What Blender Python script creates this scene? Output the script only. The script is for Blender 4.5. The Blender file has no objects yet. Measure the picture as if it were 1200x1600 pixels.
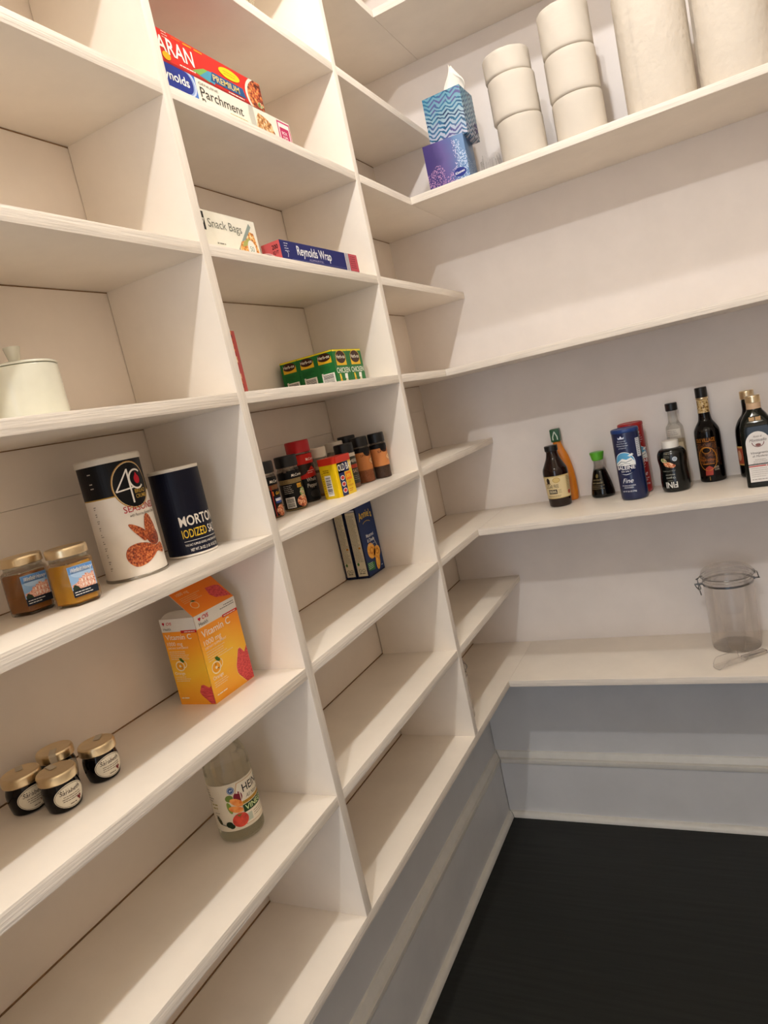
import bpy, bmesh, math, random
from mathutils import Vector, Matrix
PI = math.pi
random.seed(7)
SC = bpy.context.scene
COL = SC.collection

# ------------------------------------------------------------------ camera
CAM = Vector((0.85763, -2.09340, 0.07349))
cam = bpy.data.cameras.new('camera')
cam.sensor_fit = 'VERTICAL'; cam.sensor_height = 24.0
cam.lens = 1072.288 / 1600 * 24.0
cam.clip_start = 0.02
co = bpy.data.objects.new('camera', cam); COL.objects.link(co)
_r = ((0.88090891, 0.421425, -0.21540765), (-0.1308413, -0.22054971, -0.96656008), (-0.45484068, 0.8796356, -0.13914441))
co.matrix_world = Matrix(((_r[0][0], -_r[1][0], -_r[2][0], CAM.x), (_r[0][1], -_r[1][1], -_r[2][1], CAM.y), (_r[0][2], -_r[1][2], -_r[2][2], CAM.z), (0, 0, 0, 1)))
SC.camera = co

# ------------------------------------------------------------------ world, lights, exposure
w = bpy.data.worlds.new('world'); SC.world = w; w.use_nodes = True
w.node_tree.nodes['Background'].inputs[0].default_value = (0.55, 0.62, 0.75, 1)
w.node_tree.nodes['Background'].inputs[1].default_value = 0.25
LAMPS = ((0.69, -1.0, 1.35, 9.6), (0.69, -2.4, 1.35, 18.5))
LAMP_COL = (1.0, 0.972, 0.965)
for i, (x, y, z, p) in enumerate(LAMPS):
    l = bpy.data.lights.new('ceiling_bulb', 'POINT'); l.energy = p; l.color = LAMP_COL; l.shadow_soft_size = 0.024
    o = bpy.data.objects.new('ceiling_bulb', l); COL.objects.link(o); o.location = (x, y, z)
# daylight coming in through the open doorway behind the camera
l = bpy.data.lights.new('doorway_daylight', 'AREA'); l.energy = 6.0; l.color = (0.74, 0.84, 1.0)
l.shape = 'RECTANGLE'; l.size = 0.9; l.size_y = 2.0
o = bpy.data.objects.new('doorway_daylight', l); COL.objects.link(o)
o.location = (0.69, -3.9, -0.35); o.rotation_euler = (PI/2, 0, 0)
vs = SC.view_settings
vs.view_transform = 'Standard'; vs.look = 'None'; vs.gamma = 1.0; vs.use_curve_mapping = False
vs.exposure = 1.12
SC.display_settings.display_device = 'sRGB'
SC.cycles.max_bounces = 12; SC.cycles.diffuse_bounces = 8; SC.cycles.transparent_max_bounces = 24; SC.cycles.transmission_bounces = 14; SC.cycles.glossy_bounces = 8
SC.cycles.sample_clamp_indirect = 6.0

# ------------------------------------------------------------------ materials
def lin(c):
    if isinstance(c, str): c = tuple(int(c[i:i+2], 16) / 255 for i in (1, 3, 5))
    return tuple((v / 12.92 if v <= 0.04045 else ((v + 0.055) / 1.055) ** 2.4) for v in c) + (1.0,)
class N:
    """tiny node helper"""
    def __init__(s, name):
        s.m = bpy.data.materials.new(name); s.m.use_nodes = True
        s.t = s.m.node_tree; s.b = s.t.nodes['Principled BSDF']; s.out = s.t.nodes['Material Output']
    def l(s, a, b): s.t.links.new(a, b)
    def coord(s, scale=(1, 1, 1), kind='Object'):
        tc = s.t.nodes.new('ShaderNodeTexCoord'); mp = s.t.nodes.new('ShaderNodeMapping'); mp.inputs['Scale'].default_value = scale
        s.l(tc.outputs[kind], mp.inputs[0]); return mp.outputs[0]
    def noise(s, vec, scale, detail=3.0, rough=0.5):
        q = s.t.nodes.new('ShaderNodeTexNoise'); q.inputs['Scale'].default_value = scale; q.inputs['Detail'].default_value = detail
        q.inputs['Roughness'].default_value = rough; s.l(vec, q.inputs['Vector']); return q.outputs['Fac']
    def ramp(s, fac, stops, interp='LINEAR'):
        q = s.t.nodes.new('ShaderNodeValToRGB'); q.color_ramp.interpolation = interp
        e = q.color_ramp.elements
        while len(e) < len(stops): e.new(0.5)
        for i, (p, c) in enumerate(stops): e[i].position = p; e[i].color = c if len(c) == 4 else (*c, 1)
        s.l(fac, q.inputs[0]); return q.outputs[0]
    def bump(s, h, strength, dist):
        q = s.t.nodes.new('ShaderNodeBump'); q.inputs['Strength'].default_value = strength; q.inputs['Distance'].default_value = dist
        s.l(h, q.inputs['Height']); s.l(q.outputs[0], s.b.inputs['Normal'])
    def math(s, op, a, b=None):
        q = s.t.nodes.new('ShaderNodeMath'); q.operation = op
        for i, v in enumerate((a, b)):
            if v is None: continue
            if isinstance(v, (int, float)): q.inputs[i].default_value = v
            else: s.l(v, q.inputs[i])
        return q.outputs[0]
def shade(c, k): return tuple(max(0, min(1, v * k)) for v in c[:3]) + (1,)
_mc = {}
def mat(name, col, rough=0.5, metal=0.0, var=0.04, vscale=30.0, bump=0.0, bscale=200.0, coat=0.0, stretch=(1, 1, 1), spec=0.5):
    key = (name, str(col), rough, metal)
    if key in _mc: return _mc[key]
    c = lin(col) if (isinstance(col, str) or len(col) == 3) else col
    k = N(name); k.b.inputs['Roughness'].default_value = rough; k.b.inputs['Metallic'].default_value = metal
    k.b.inputs['Specular IOR Level'].default_value = spec
    if coat: k.b.inputs['Coat Weight'].default_value = coat; k.b.inputs['Coat Roughness'].default_value = 0.08
    v = k.coord(stretch); f = k.noise(v, vscale)
    k.l(k.ramp(f, [(0.3, shade(c, 1 - var)), (0.7, shade(c, 1 + var))]), k.b.inputs['Base Color'])
    if bump: k.bump(k.noise(v, bscale, 4), 1.0, bump)
    _mc[key] = k.m; return k.m
_pc = {}
def ink(c, rough=0.42):
    """printing ink / paper of one colour, or one of the printed pictures below"""
    if not isinstance(c, str): return c
    if c in PICT: return PICT[c]
    if (c, rough) not in _pc: _pc[(c, rough)] = mat('print_' + c[1:], c, rough, var=0.02, vscale=80, spec=0.22)
    return _pc[(c, rough)]
def picture(name, stops, scale=60.0, rough=0.45, interp='LINEAR', detail=4.0, stretch=(1, 1, 1)):
    k = N(name); k.b.inputs['Roughness'].default_value = rough
    f = k.noise(k.coord(stretch), scale, detail, 0.6)
    k.l(k.ramp(f, [(p, lin(c)) for p, c in stops], interp), k.b.inputs['Base Color']); return k.m
PICT = {}
PICT['crust'] = picture('print_fried_crust', [(0.35, '#5a1f0c'), (0.47, '#a5441f'), (0.56, '#c96a35'), (0.68, '#e09a60')], 380)
PICT['crustdark'] = picture('print_fried_crust_dark', [(0.35, '#4a1609'), (0.5, '#8a3316'), (0.66, '#b85a2c')], 420)
PICT['wood_house'] = picture('print_brick_house', [(0.42, '#c9745a'), (0.5, '#f0d5c4'), (0.6, '#d98c70')], 500)
PICT['cookies'] = picture('print_cookies', [(0.36, '#6a3a18'), (0.46, '#b9793a'), (0.56, '#e3bd85'), (0.66, '#f2e3cc')], 160)
PICT['nuts'] = picture('print_nuts', [(0.36, '#8a4a1c'), (0.47, '#d98c3c'), (0.56, '#f0bf6e'), (0.66, '#f7e7c8')], 200)
PICT['stew'] = picture('print_dish', [(0.36, '#3a0f06'), (0.46, '#8f2c10'), (0.55, '#d0642a'), (0.66, '#e9b060')], 170)
PICT['veg'] = picture('print_vegetables', [(0.38, '#2e5a22'), (0.47, '#7fa04a'), (0.54, '#e8dcc0'), (0.64, '#c44a2c')], 260)
PICT['meat'] = picture('print_meat', [(0.38, '#7a2a14'), (0.48, '#c8683c'), (0.56, '#e9a878'), (0.66, '#f0dcc4')], 260)
PICT['tomato'] = picture('print_tomato', [(0.35, '#b01e14'), (0.6, '#e0482c')], 60)
PICT['carrot'] = picture('print_carrot', [(0.35, '#e0701c'), (0.6, '#f4a24a')], 120)
PICT['gummy'] = picture('print_red_gummy', [(0.35, '#c02a38'), (0.6, '#ea5a58')], 90, stretch=(1, 3, 6))
PICT['cheese'] = picture('print_cheese', [(0.35, '#e08a1c'), (0.6, '#fbc04a')], 120)
PICT['orangewash'] = None
def orangewash():
    k = N('print_orange_fade'); k.b.inputs['Roughness'].default_value = 0.38
    v = k.coord(); sx = k.t.nodes.new('ShaderNodeSeparateXYZ'); k.l(v, sx.inputs[0])
    n = k.noise(v, 12, 2)
    z = k.math('ADD', k.math('MULTIPLY', sx.outputs[2], 4.4), k.math('MULTIPLY', n, 0.35))
    k.l(k.ramp(z, [(0.1, lin('#f79a18')), (0.42, lin('#ffc832')), (0.62, lin('#ffa31c')), (0.85, lin('#fa8612'))]), k.b.inputs['Base Color'])
    return k.m
PICT['orangewash'] = orangewash()
def goldart():
    k = N('print_gold_filigree'); k.b.inputs['Roughness'].default_value = 0.4
    v = k.coord(); n1 = k.noise(v, 150, 5, 0.7)
    k.l(k.ramp(n1, [(0.42, lin('#120805')), (0.49, lin('#3c1c0a')), (0.54, lin('#8a5016')), (0.60, lin('#22100a'))]), k.b.inputs['Base Color']); return k.m
PICT['goldart'] = goldart()

CREAM = (0.84, 0.775, 0.69, 1)
def painted(name, base, stretch, rough=0.38, bumpd=0.0006, lo=0.955, hi=1.02):
    k = N(name); k.b.inputs['Roughness'].default_value = rough
    v = k.coord(stretch); f = k.noise(v, 1.0, 4, 0.6)
    k.l(k.ramp(f, [(0.32, shade(base, lo)), (0.66, shade(base, hi))]), k.b.inputs['Base Color'])
    k.bump(f, 0.6, bumpd); return k.m
M_SHELF = painted('cream_gloss_paint', CREAM, (9, 9, 9), 0.34, 0.0003)
M_EDGE_Y = painted('cream_paint_brushed_edge', CREAM, (120, 9, 330), 0.45, 0.0014, 0.84, 1.03)
M_EDGE_X = painted('cream_paint_brushed_edge_back', CREAM, (9, 120, 330), 0.45, 0.0014, 0.84, 1.03)
M_EDGE_Z = painted('cream_paint_brushed_post', CREAM, (330, 330, 10), 0.45, 0.0010, 0.90, 1.02)
M_WALL = painted('cream_wall_paint', (0.82, 0.745, 0.665, 1), (7, 7, 7), 0.55, 0.0006)
M_WALLB = painted('off_white_wall_paint', (0.80, 0.755, 0.725, 1), (7, 7, 7), 0.55, 0.0006)
M_LOW = painted('grey_wall_paint', (0.74, 0.735, 0.73, 1), (7, 7, 7), 0.55, 0.0006)
M_TRIM = painted('pale_trim_paint', (0.82, 0.79, 0.72, 1), (30, 30, 30), 0.4, 0.0004)
M_CEIL = painted('ceiling_paint', (0.55, 0.50, 0.38, 1), (7, 7, 7), 0.7, 0.0004)
M_WALL2 = painted('beige_wall_paint', (0.60, 0.53, 0.45, 1), (7, 7, 7), 0.55, 0.0006)
M_GAPSHADE = mat('painted_gap_shade', '#8a6a48', 0.8, var=0.2)  # brown standing in for the shade in the shelf-to-wall gaps
def floormat():
    k = N('black_stained_boards'); k.b.inputs['Roughness'].default_value = 0.42; k.b.inputs['Specular IOR Level'].default_value = 0.25
    v = k.coord((2, 40, 40)); f = k.noise(v, 2.0, 5)
    k.l(k.ramp(f, [(0.3, (0.014, 0.0145, 0.0125, 1)), (0.7, (0.022, 0.0225, 0.020, 1))]), k.b.inputs['Base Color'])
    k.bump(f, 0.3, 0.0006); return k.m
M_FLOOR = floormat()

def clear(name, tint=(1, 1, 1), g=0.5, ior=1.45, rough=0.02):
    """clear glass or plastic: refracting surface blended with a plain see-through one"""
    k = N(name); k.t.nodes.remove(k.b)
    tr = k.t.nodes.new('ShaderNodeBsdfTransparent'); gl = k.t.nodes.new('ShaderNodeBsdfGlass'); gl.inputs['Roughness'].default_value = rough; gl.inputs['IOR'].default_value = ior
    n = k.noise(k.coord(), 20, 2); c = k.ramp(n, [(0.3, (*[v * .99 for v in tint], 1)), (0.7, (*tint, 1))])
    k.l(c, tr.inputs['Color']); k.l(c, gl.inputs['Color'])
    mx = k.t.nodes.new('ShaderNodeMixShader'); mx.inputs[0].default_value = g
    k.l(tr.outputs[0], mx.inputs[1]); k.l(gl.outputs[0], mx.inputs[2]); k.l(mx.outputs[0], k.out.inputs[0]); return k.m
M_GLASS = clear('clear_glass', (0.97, 0.975, 0.96), 0.45)
M_VGLASS = clear('pale_green_glass', (0.975, 0.98, 0.945), 0.6, 1.36)
M_ACRYL = clear('clear_acrylic', (0.99, 0.985, 0.98), 0.32)
M_ACEDGE = clear('clear_acrylic_edge', (0.95, 0.94, 0.93), 0.8)
M_FILM = clear('crinkled_film', (0.96, 0.96, 0.955), 0.4)
M_STEEL = mat('steel_wire', (0.55, 0.55, 0.55), 0.22, 1.0)
M_GOLDLID = mat('gold_lacquered_lid', (0.93, 0.85, 0.70), 0.30, 1.0, var=0.06)
M_BLACKP = mat('black_plastic', '#0c0c0d', 0.35)
def paper_roll(name, base, quilt=False):
    k = N(name); k.b.inputs['Roughness'].default_value = 0.9; k.b.inputs['Specular IOR Level'].default_value = 0.1
    v = k.coord(); f = k.noise(v, 14 if not quilt else 30, 3)
    k.l(k.ramp(f, [(0.3, shade(lin(base), 0.97)), (0.7, shade(lin(base), 1.02))]), k.b.inputs['Base Color'])
    if quilt:
        vo = k.t.nodes.new('ShaderNodeTexVoronoi'); vo.inputs['Scale'].default_value = 95; vo.feature = 'SMOOTH_F1'; k.l(v, vo.inputs['Vector'])
        h = k.math('ADD', k.math('MULTIPLY', vo.outputs['Distance'], 0.7), k.math('MULTIPLY', k.noise(v, 60, 3), 1.2))
        k.bump(h, 0.7, 0.0022)
    else: k.bump(k.noise(k.coord((1, 1, 3)), 45, 4), 0.5, 0.0012)
    return k.m
M_TP = paper_roll('toilet_paper', '#d0c9be')
M_TPW = paper_roll('wrapped_toilet_paper', '#ccc5ba')
M_PT = paper_roll('quilted_paper_towel', '#cfc7bb', True)
M_CARD = mat('grey_cardboard', '#a89880', 0.85)

def smooth(pts, n=6):
    """closed outline rounded through its points"""
    out = []; m = len(pts)
    for i in range(m):
        p0, p1, p2, p3 = pts[i - 1], pts[i], pts[(i + 1) % m], pts[(i + 2) % m]
        for k in range(n):
            t = k / n; out.append(tuple(.5 * (2 * p1[a] + (p2[a] - p0[a]) * t + (2 * p0[a] - 5 * p1[a] + 4 * p2[a] - p3[a]) * t * t + (3 * p1[a] - p0[a] - 3 * p2[a] + p3[a]) * t ** 3) for a in (0, 1)))
    return out
# ------------------------------------------------------------------ object helpers
def link(me, name, mats, parent=None, smooth=None):
    for m in mats: me.materials.append(m)
    o = bpy.data.objects.new(name, me); COL.objects.link(o)
    if parent: o.parent = parent
    if smooth is not None:
        for p in me.polygons: p.use_smooth = True
        b = bmesh.new(); b.from_mesh(me)
        for e in b.edges:
            if len(e.link_faces) == 2: e.smooth = e.calc_face_angle(0) < math.radians(smooth)
        b.to_mesh(me); b.free()
    return o
def mesh(name, bm, mats, parent=None, smooth=None):
    me = bpy.data.meshes.new(name); bmesh.ops.recalc_face_normals(bm, faces=bm.faces); bm.to_mesh(me); bm.free()
    if not isinstance(mats, (list, tuple)): mats = [mats]
    return link(me, name, mats, parent, smooth)
def thing(name, label, cat, loc, rz=0.0, group=None):
    o = bpy.data.objects.new(name, None); COL.objects.link(o); o.empty_display_size = 0.02
    o.location = loc; o.rotation_euler = (0, 0, rz); o['label'] = label; o['category'] = cat
    if group: o['group'] = group
    return o
def tag(o, label, cat, group=None):
    o['label'] = label; o['category'] = cat
    if group: o['group'] = group
    return o
def struct(o): o['kind'] = 'structure'; return o
def boxbm(bm, a, b, mi=0, bev=0.0, seg=2):
    r = bmesh.ops.create_cube(bm, size=1.0)
    vs_ = r['verts']
    for v in vs_:
        v.co = Vector([(a[i] + b[i]) / 2 + v.co[i] * (b[i] - a[i]) for i in range(3)])
    fs = list({f for v in vs_ for f in v.link_faces})
    for f in fs: f.material_index = mi
    if bev:
        bmesh.ops.bevel(bm, geom=list({e for v in vs_ for e in v.link_edges}), offset=bev, segments=seg, affect='EDGES', profile=0.6)
    return fs
def lathebm(bm, prof, seg=48, mi=0, sx=1.0, sy=1.0, c=(0, 0), cap=True):
    rings = []
    for r, z in prof:
        if r < 1e-6: rings.append([bm.verts.new((c[0], c[1], z))])
        else: rings.append([bm.verts.new((c[0] + sx * r * math.cos(2 * PI * i / seg), c[1] + sy * r * math.sin(2 * PI * i / seg), z)) for i in range(seg)])
    for A, B in zip(rings, rings[1:]):
        for i in range(seg):
            j = (i + 1) % seg
            vs_ = [A[i % len(A)], A[j % len(A)], B[j % len(B)], B[i % len(B)]]
            u = []
            for v in vs_:
                if v not in u: u.append(v)
            if len(u) >= 3:
                try: bm.faces.new(u).material_index = mi
                except ValueError: pass
    if cap:
        for R in (rings[0], rings[-1]):
            if len(R) > 2: bm.faces.new(R).material_index = mi
    return rings
def tubebm(bm, pts, r, seg=8, mi=0, closed=False):
    pts = [Vector(p) for p in pts]; rings = []
    n = len(pts)
    for i, p in enumerate(pts):
        if closed: t = (pts[(i + 1) % n] - pts[i - 1]).normalized()
        else: t = (pts[min(i + 1, n - 1)] - pts[max(i - 1, 0)]).normalized()
        a = Vector((0, 0, 1)) if abs(t.z) < 0.9 else Vector((1, 0, 0))
        u = t.cross(a).normalized(); v = t.cross(u)
        rings.append([bm.verts.new(p + u * r * math.cos(2 * PI * k / seg) + v * r * math.sin(2 * PI * k / seg)) for k in range(seg)])
    for i in range(n if closed else n - 1):
        A, B = rings[i], rings[(i + 1) % n]
        for k in range(seg):
            j = (k + 1) % seg
            bm.faces.new((A[k], A[j], B[j], B[k])).material_index = mi
    if not closed:
        bm.faces.new(rings[0]).material_index = mi; bm.faces.new(rings[-1]).material_index = mi
def lathe(name, prof, m, parent=None, seg=48, smooth=35, **kw):
    bm = bmesh.new(); lathebm(bm, prof, seg, **kw); return mesh(name, bm, m, parent, smooth)
def box(name, a, b, m, parent=None, bev=0.0):
    bm = bmesh.new(); boxbm(bm, a, b, 0, bev); return mesh(name, bm, m, parent, 40 if bev else None)
def rnd(pr, n=4):
    """round off a profile a little"""
    out = []
    for i, p in enumerate(pr):
        if 0 < i < len(pr) - 1:
            a, c = pr[i - 1], pr[i + 1]
            la = math.dist(a, p); lc = math.dist(c, p)
            d = min(la, lc) * 0.42
            if la > 1e-6 and lc > 1e-6:
                q0 = tuple(p[k] + (a[k] - p[k]) * d / la for k in (0, 1)); q1 = tuple(p[k] + (c[k] - p[k]) * d / lc for k in (0, 1))
                for t in range(n + 1):
                    t /= n
                    out.append(tuple((1 - t) ** 2 * q0[k] + 2 * t * (1 - t) * p[k] + t * t * q1[k] for k in (0, 1)))
                continue
        out.append(p)
    return out

# ------------------------------------------------------------------ printed artwork
_tc = {}
def text_tris(s, bold=0.0):
    bold *= 0.42
    k = (s, bold)
    if k not in _tc:
        cu = bpy.data.curves.new('t', 'FONT'); cu.body = s; cu.size = 1.0; cu.resolution_u = 3; cu.offset = bold; cu.align_x = 'LEFT'
        o = bpy.data.objects.new('t', cu)
        me = bpy.data.meshes.new_from_object(o)
        vs_ = [(v.co.x, v.co.y) for v in me.vertices]; fs = [tuple(p.vertices) for p in me.polygons]
        bpy.data.objects.remove(o); bpy.data.curves.remove(cu); bpy.data.meshes.remove(me)
        _tc[k] = (vs_, fs)
    return _tc[k]
_ac = [0]
class Art:
    def __init__(s): s.items = []; _ac[0] += 1; s.rng = random.Random(_ac[0])
    def add(s, vs_, fs, c, lay): s.items.append((vs_, fs, c, lay)); return s
    def rect(s, x0, y0, x1, y1, c, lay=0): return s.add([(x0, y0), (x1, y0), (x1, y1), (x0, y1)], [(0, 1, 2, 3)], c, lay)
    def poly(s, pts, c, lay=1): return s.add(list(pts), [tuple(range(len(pts)))], c, lay)
    def ell(s, cx, cy, rx, ry, c, lay=1, a0=0, a1=360, rot=0, n=36):
        full = abs(a1 - a0) >= 360
        pts = []
        for i in range(n if full else n + 1):
            a = math.radians(a0 + (a1 - a0) * i / n); x, y = rx * math.cos(a), ry * math.sin(a)
            r = math.radians(rot); pts.append((cx + x * math.cos(r) - y * math.sin(r), cy + x * math.sin(r) + y * math.cos(r)))
        return s.poly(pts, c, lay)
    def ring(s, cx, cy, rx, ry, wd, c, lay=2, n=40, a0=0, a1=360):
        vs_ = []; fs = []
        for i in range(n + 1):
            a = math.radians(a0 + (a1 - a0) * i / n)
            vs_ += [(cx + rx * math.cos(a), cy + ry * math.sin(a)), (cx + (rx - wd) * math.cos(a), cy + (ry - wd) * math.sin(a))]
        for i in range(n): fs.append((2 * i, 2 * i + 2, 2 * i + 3, 2 * i + 1))
        return s.add(vs_, fs, c, lay)
    def stroke(s, pts, wd, c, lay=3):
        for (x0, y0), (x1, y1) in zip(pts, pts[1:]):
            L = math.hypot(x1 - x0, y1 - y0) or 1; nx, ny = -(y1 - y0) / L * wd / 2, (x1 - x0) / L * wd / 2
            s.add([(x0 + nx, y0 + ny), (x0 - nx, y0 - ny), (x1 - nx, y1 - ny), (x1 + nx, y1 + ny)], [(0, 1, 2, 3)], c, lay)
        return s
    def text(s, t, x, y, h, c, w=None, al='l', lay=3, slant=0.0, bold=0.0, rot=0.0, arc=0.0):
        """h = cap height, w = forced width, y = baseline"""
        vs_, fs = text_tris(t, bold)
        if not vs_: return s
        xs = [v[0] for v in vs_]; x0, x1 = min(xs), max(xs); k = h / 0.69
        kx = (w / (x1 - x0)) if w else k
        W = (x1 - x0) * kx; off = {'l': 0, 'c': -W / 2, 'r': -W}[al]
        r = math.radians(rot); out = []
        for vx, vy in vs_:
            px = (vx - x0) * kx + off + vy * k * slant; py = vy * k + arc * ((((vx - x0) * kx) / W) * 2 - 1) ** 2
            out.append((x + px * math.cos(r) - py * math.sin(r), y + px * math.sin(r) + py * math.cos(r)))
        return s.add(out, fs, c, lay)
    def lines(s, x, y, wd, n, pitch, c, th=None, lay=3, al='l', rag=0.35):
        """rows of print too fine to read"""
        th = th or pitch * 0.42
        for i in range(n):
            L = wd * (1 - rag * s.rng.random()); x0 = {'l': x, 'c': x - L / 2, 'r': x - L}[al]; e = x0 + L; yy = y - i * pitch
            while x0 < e - th:
                ww = th * s.rng.uniform(2.0, 6.0); x1 = min(x0 + ww, e); s.rect(x0, yy, x1, yy + th, c, lay); x0 = x1 + th * 0.7
        return s
    def barcode(s, x0, y0, x1, y1, vertical=False):
        s.rect(x0, y0, x1, y1, '#f2efe8', 2)
        a, b = (y0, y1) if vertical else (x0, x1); m = (b - a) * 0.08; t = a + m
        while t < b - m:
            wd = (b - a) * s.rng.choice((0.015, 0.03, 0.045))
            if vertical: s.rect(x0 + (x1 - x0) * .1, t, x1 - (x1 - x0) * .1, min(t + wd, b - m), '#1a1a1a', 3)
            else: s.rect(t, y0 + (y1 - y0) * .18, min(t + wd, b - m), y1 - (y1 - y0) * .06, '#1a1a1a', 3)
            t += wd + (b - a) * s.rng.choice((0.02, 0.035))
        return s
    def build(s, name, parent, fmap, step=None, base=0.00025, dl=0.00012, clip=None):
        bm = bmesh.new(); cols = []; lay = bm.faces.layers.int.new('lay')
        for vs_, fs, c, L in s.items:
            if c not in cols: cols.append(c)
            ci = cols.index(c); bv = [bm.verts.new((x, y, 0)) for x, y in vs_]
            for f in fs:
                try: q = bm.faces.new([bv[i] for i in f]); q.material_index = ci; q[lay] = L
                except ValueError: pass
        if clip:
            for co_, no in (((clip[0], 0, 0), (-1, 0, 0)), ((clip[2], 0, 0), (1, 0, 0)), ((0, clip[1], 0), (0, -1, 0)), ((0, clip[3], 0), (0, 1, 0))):
                bmesh.ops.bisect_plane(bm, geom=bm.verts[:] + bm.edges[:] + bm.faces[:], plane_co=co_, plane_no=no, clear_outer=True)
        if step:
            for ax, stp in ((0, step), (1, step * 2)):
                lo = min(v.co[ax] for v in bm.verts); hi = max(v.co[ax] for v in bm.verts); t = math.floor(lo / stp) * stp + stp
                while t < hi:
                    no = (1, 0, 0) if ax == 0 else (0, 1, 0)
                    bmesh.ops.bisect_plane(bm, geom=bm.verts[:] + bm.edges[:] + bm.faces[:], plane_co=(t, t, 0), plane_no=no); t += stp
        off = {}
        for f in bm.faces:
            for v in f.verts: off[v] = f[lay]
        for v in bm.verts: v.co = fmap(v.co.x, v.co.y, base + dl * off.get(v, 0))
        me = bpy.data.meshes.new(name); bm.to_mesh(me); bm.free()
        return link(me, name, [ink(c) for c in cols], parent)
def cylmap(r, th0, sx=1.0, sy=1.0, c=(0, 0), z0=0.0):
    """wrap flat art round an upright body; r is a number or function of z; th0 is the facing direction of u = 0"""
    rf = r if callable(r) else (lambda z: r)
    r0 = rf(0.0) if not callable(r) else None
    def f(u, v, o):
        rr = rf(v + z0); th = th0 + u / (r0 or RREF[0]); return Vector((c[0] + sx * (rr + o) * math.cos(th), c[1] + sy * (rr + o) * math.sin(th), v + z0))
    return f
RREF = [0.03]
def prof_r(prof):
    p = sorted([(z, r) for r, z in prof])
    def f(z):
        for (z0, r0), (z1, r1) in zip(p, p[1:]):
            if z0 <= z <= z1 and z1 > z0: return r0 + (r1 - r0) * (z - z0) / (z1 - z0)
        return p[0][1] if z < p[0][0] else p[-1][1]
    return f
def facemap(face, a, b):
    """flat art on one face of the box a..b ; u to the viewer's right, v up"""
    if face == '+x': return lambda u, v, o: Vector((b[0] + o, a[1] + u, a[2] + v))
    if face == '-y': return lambda u, v, o: Vector((a[0] + u, a[1] - o, a[2] + v))
    if face == '+z': return lambda u, v, o: Vector((b[0] - v, a[1] + u, b[2] + o))   # read from +x
    if face == '-z': return lambda u, v, o: Vector((a[0] + v, a[1] + u, a[2] - o))
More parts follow.
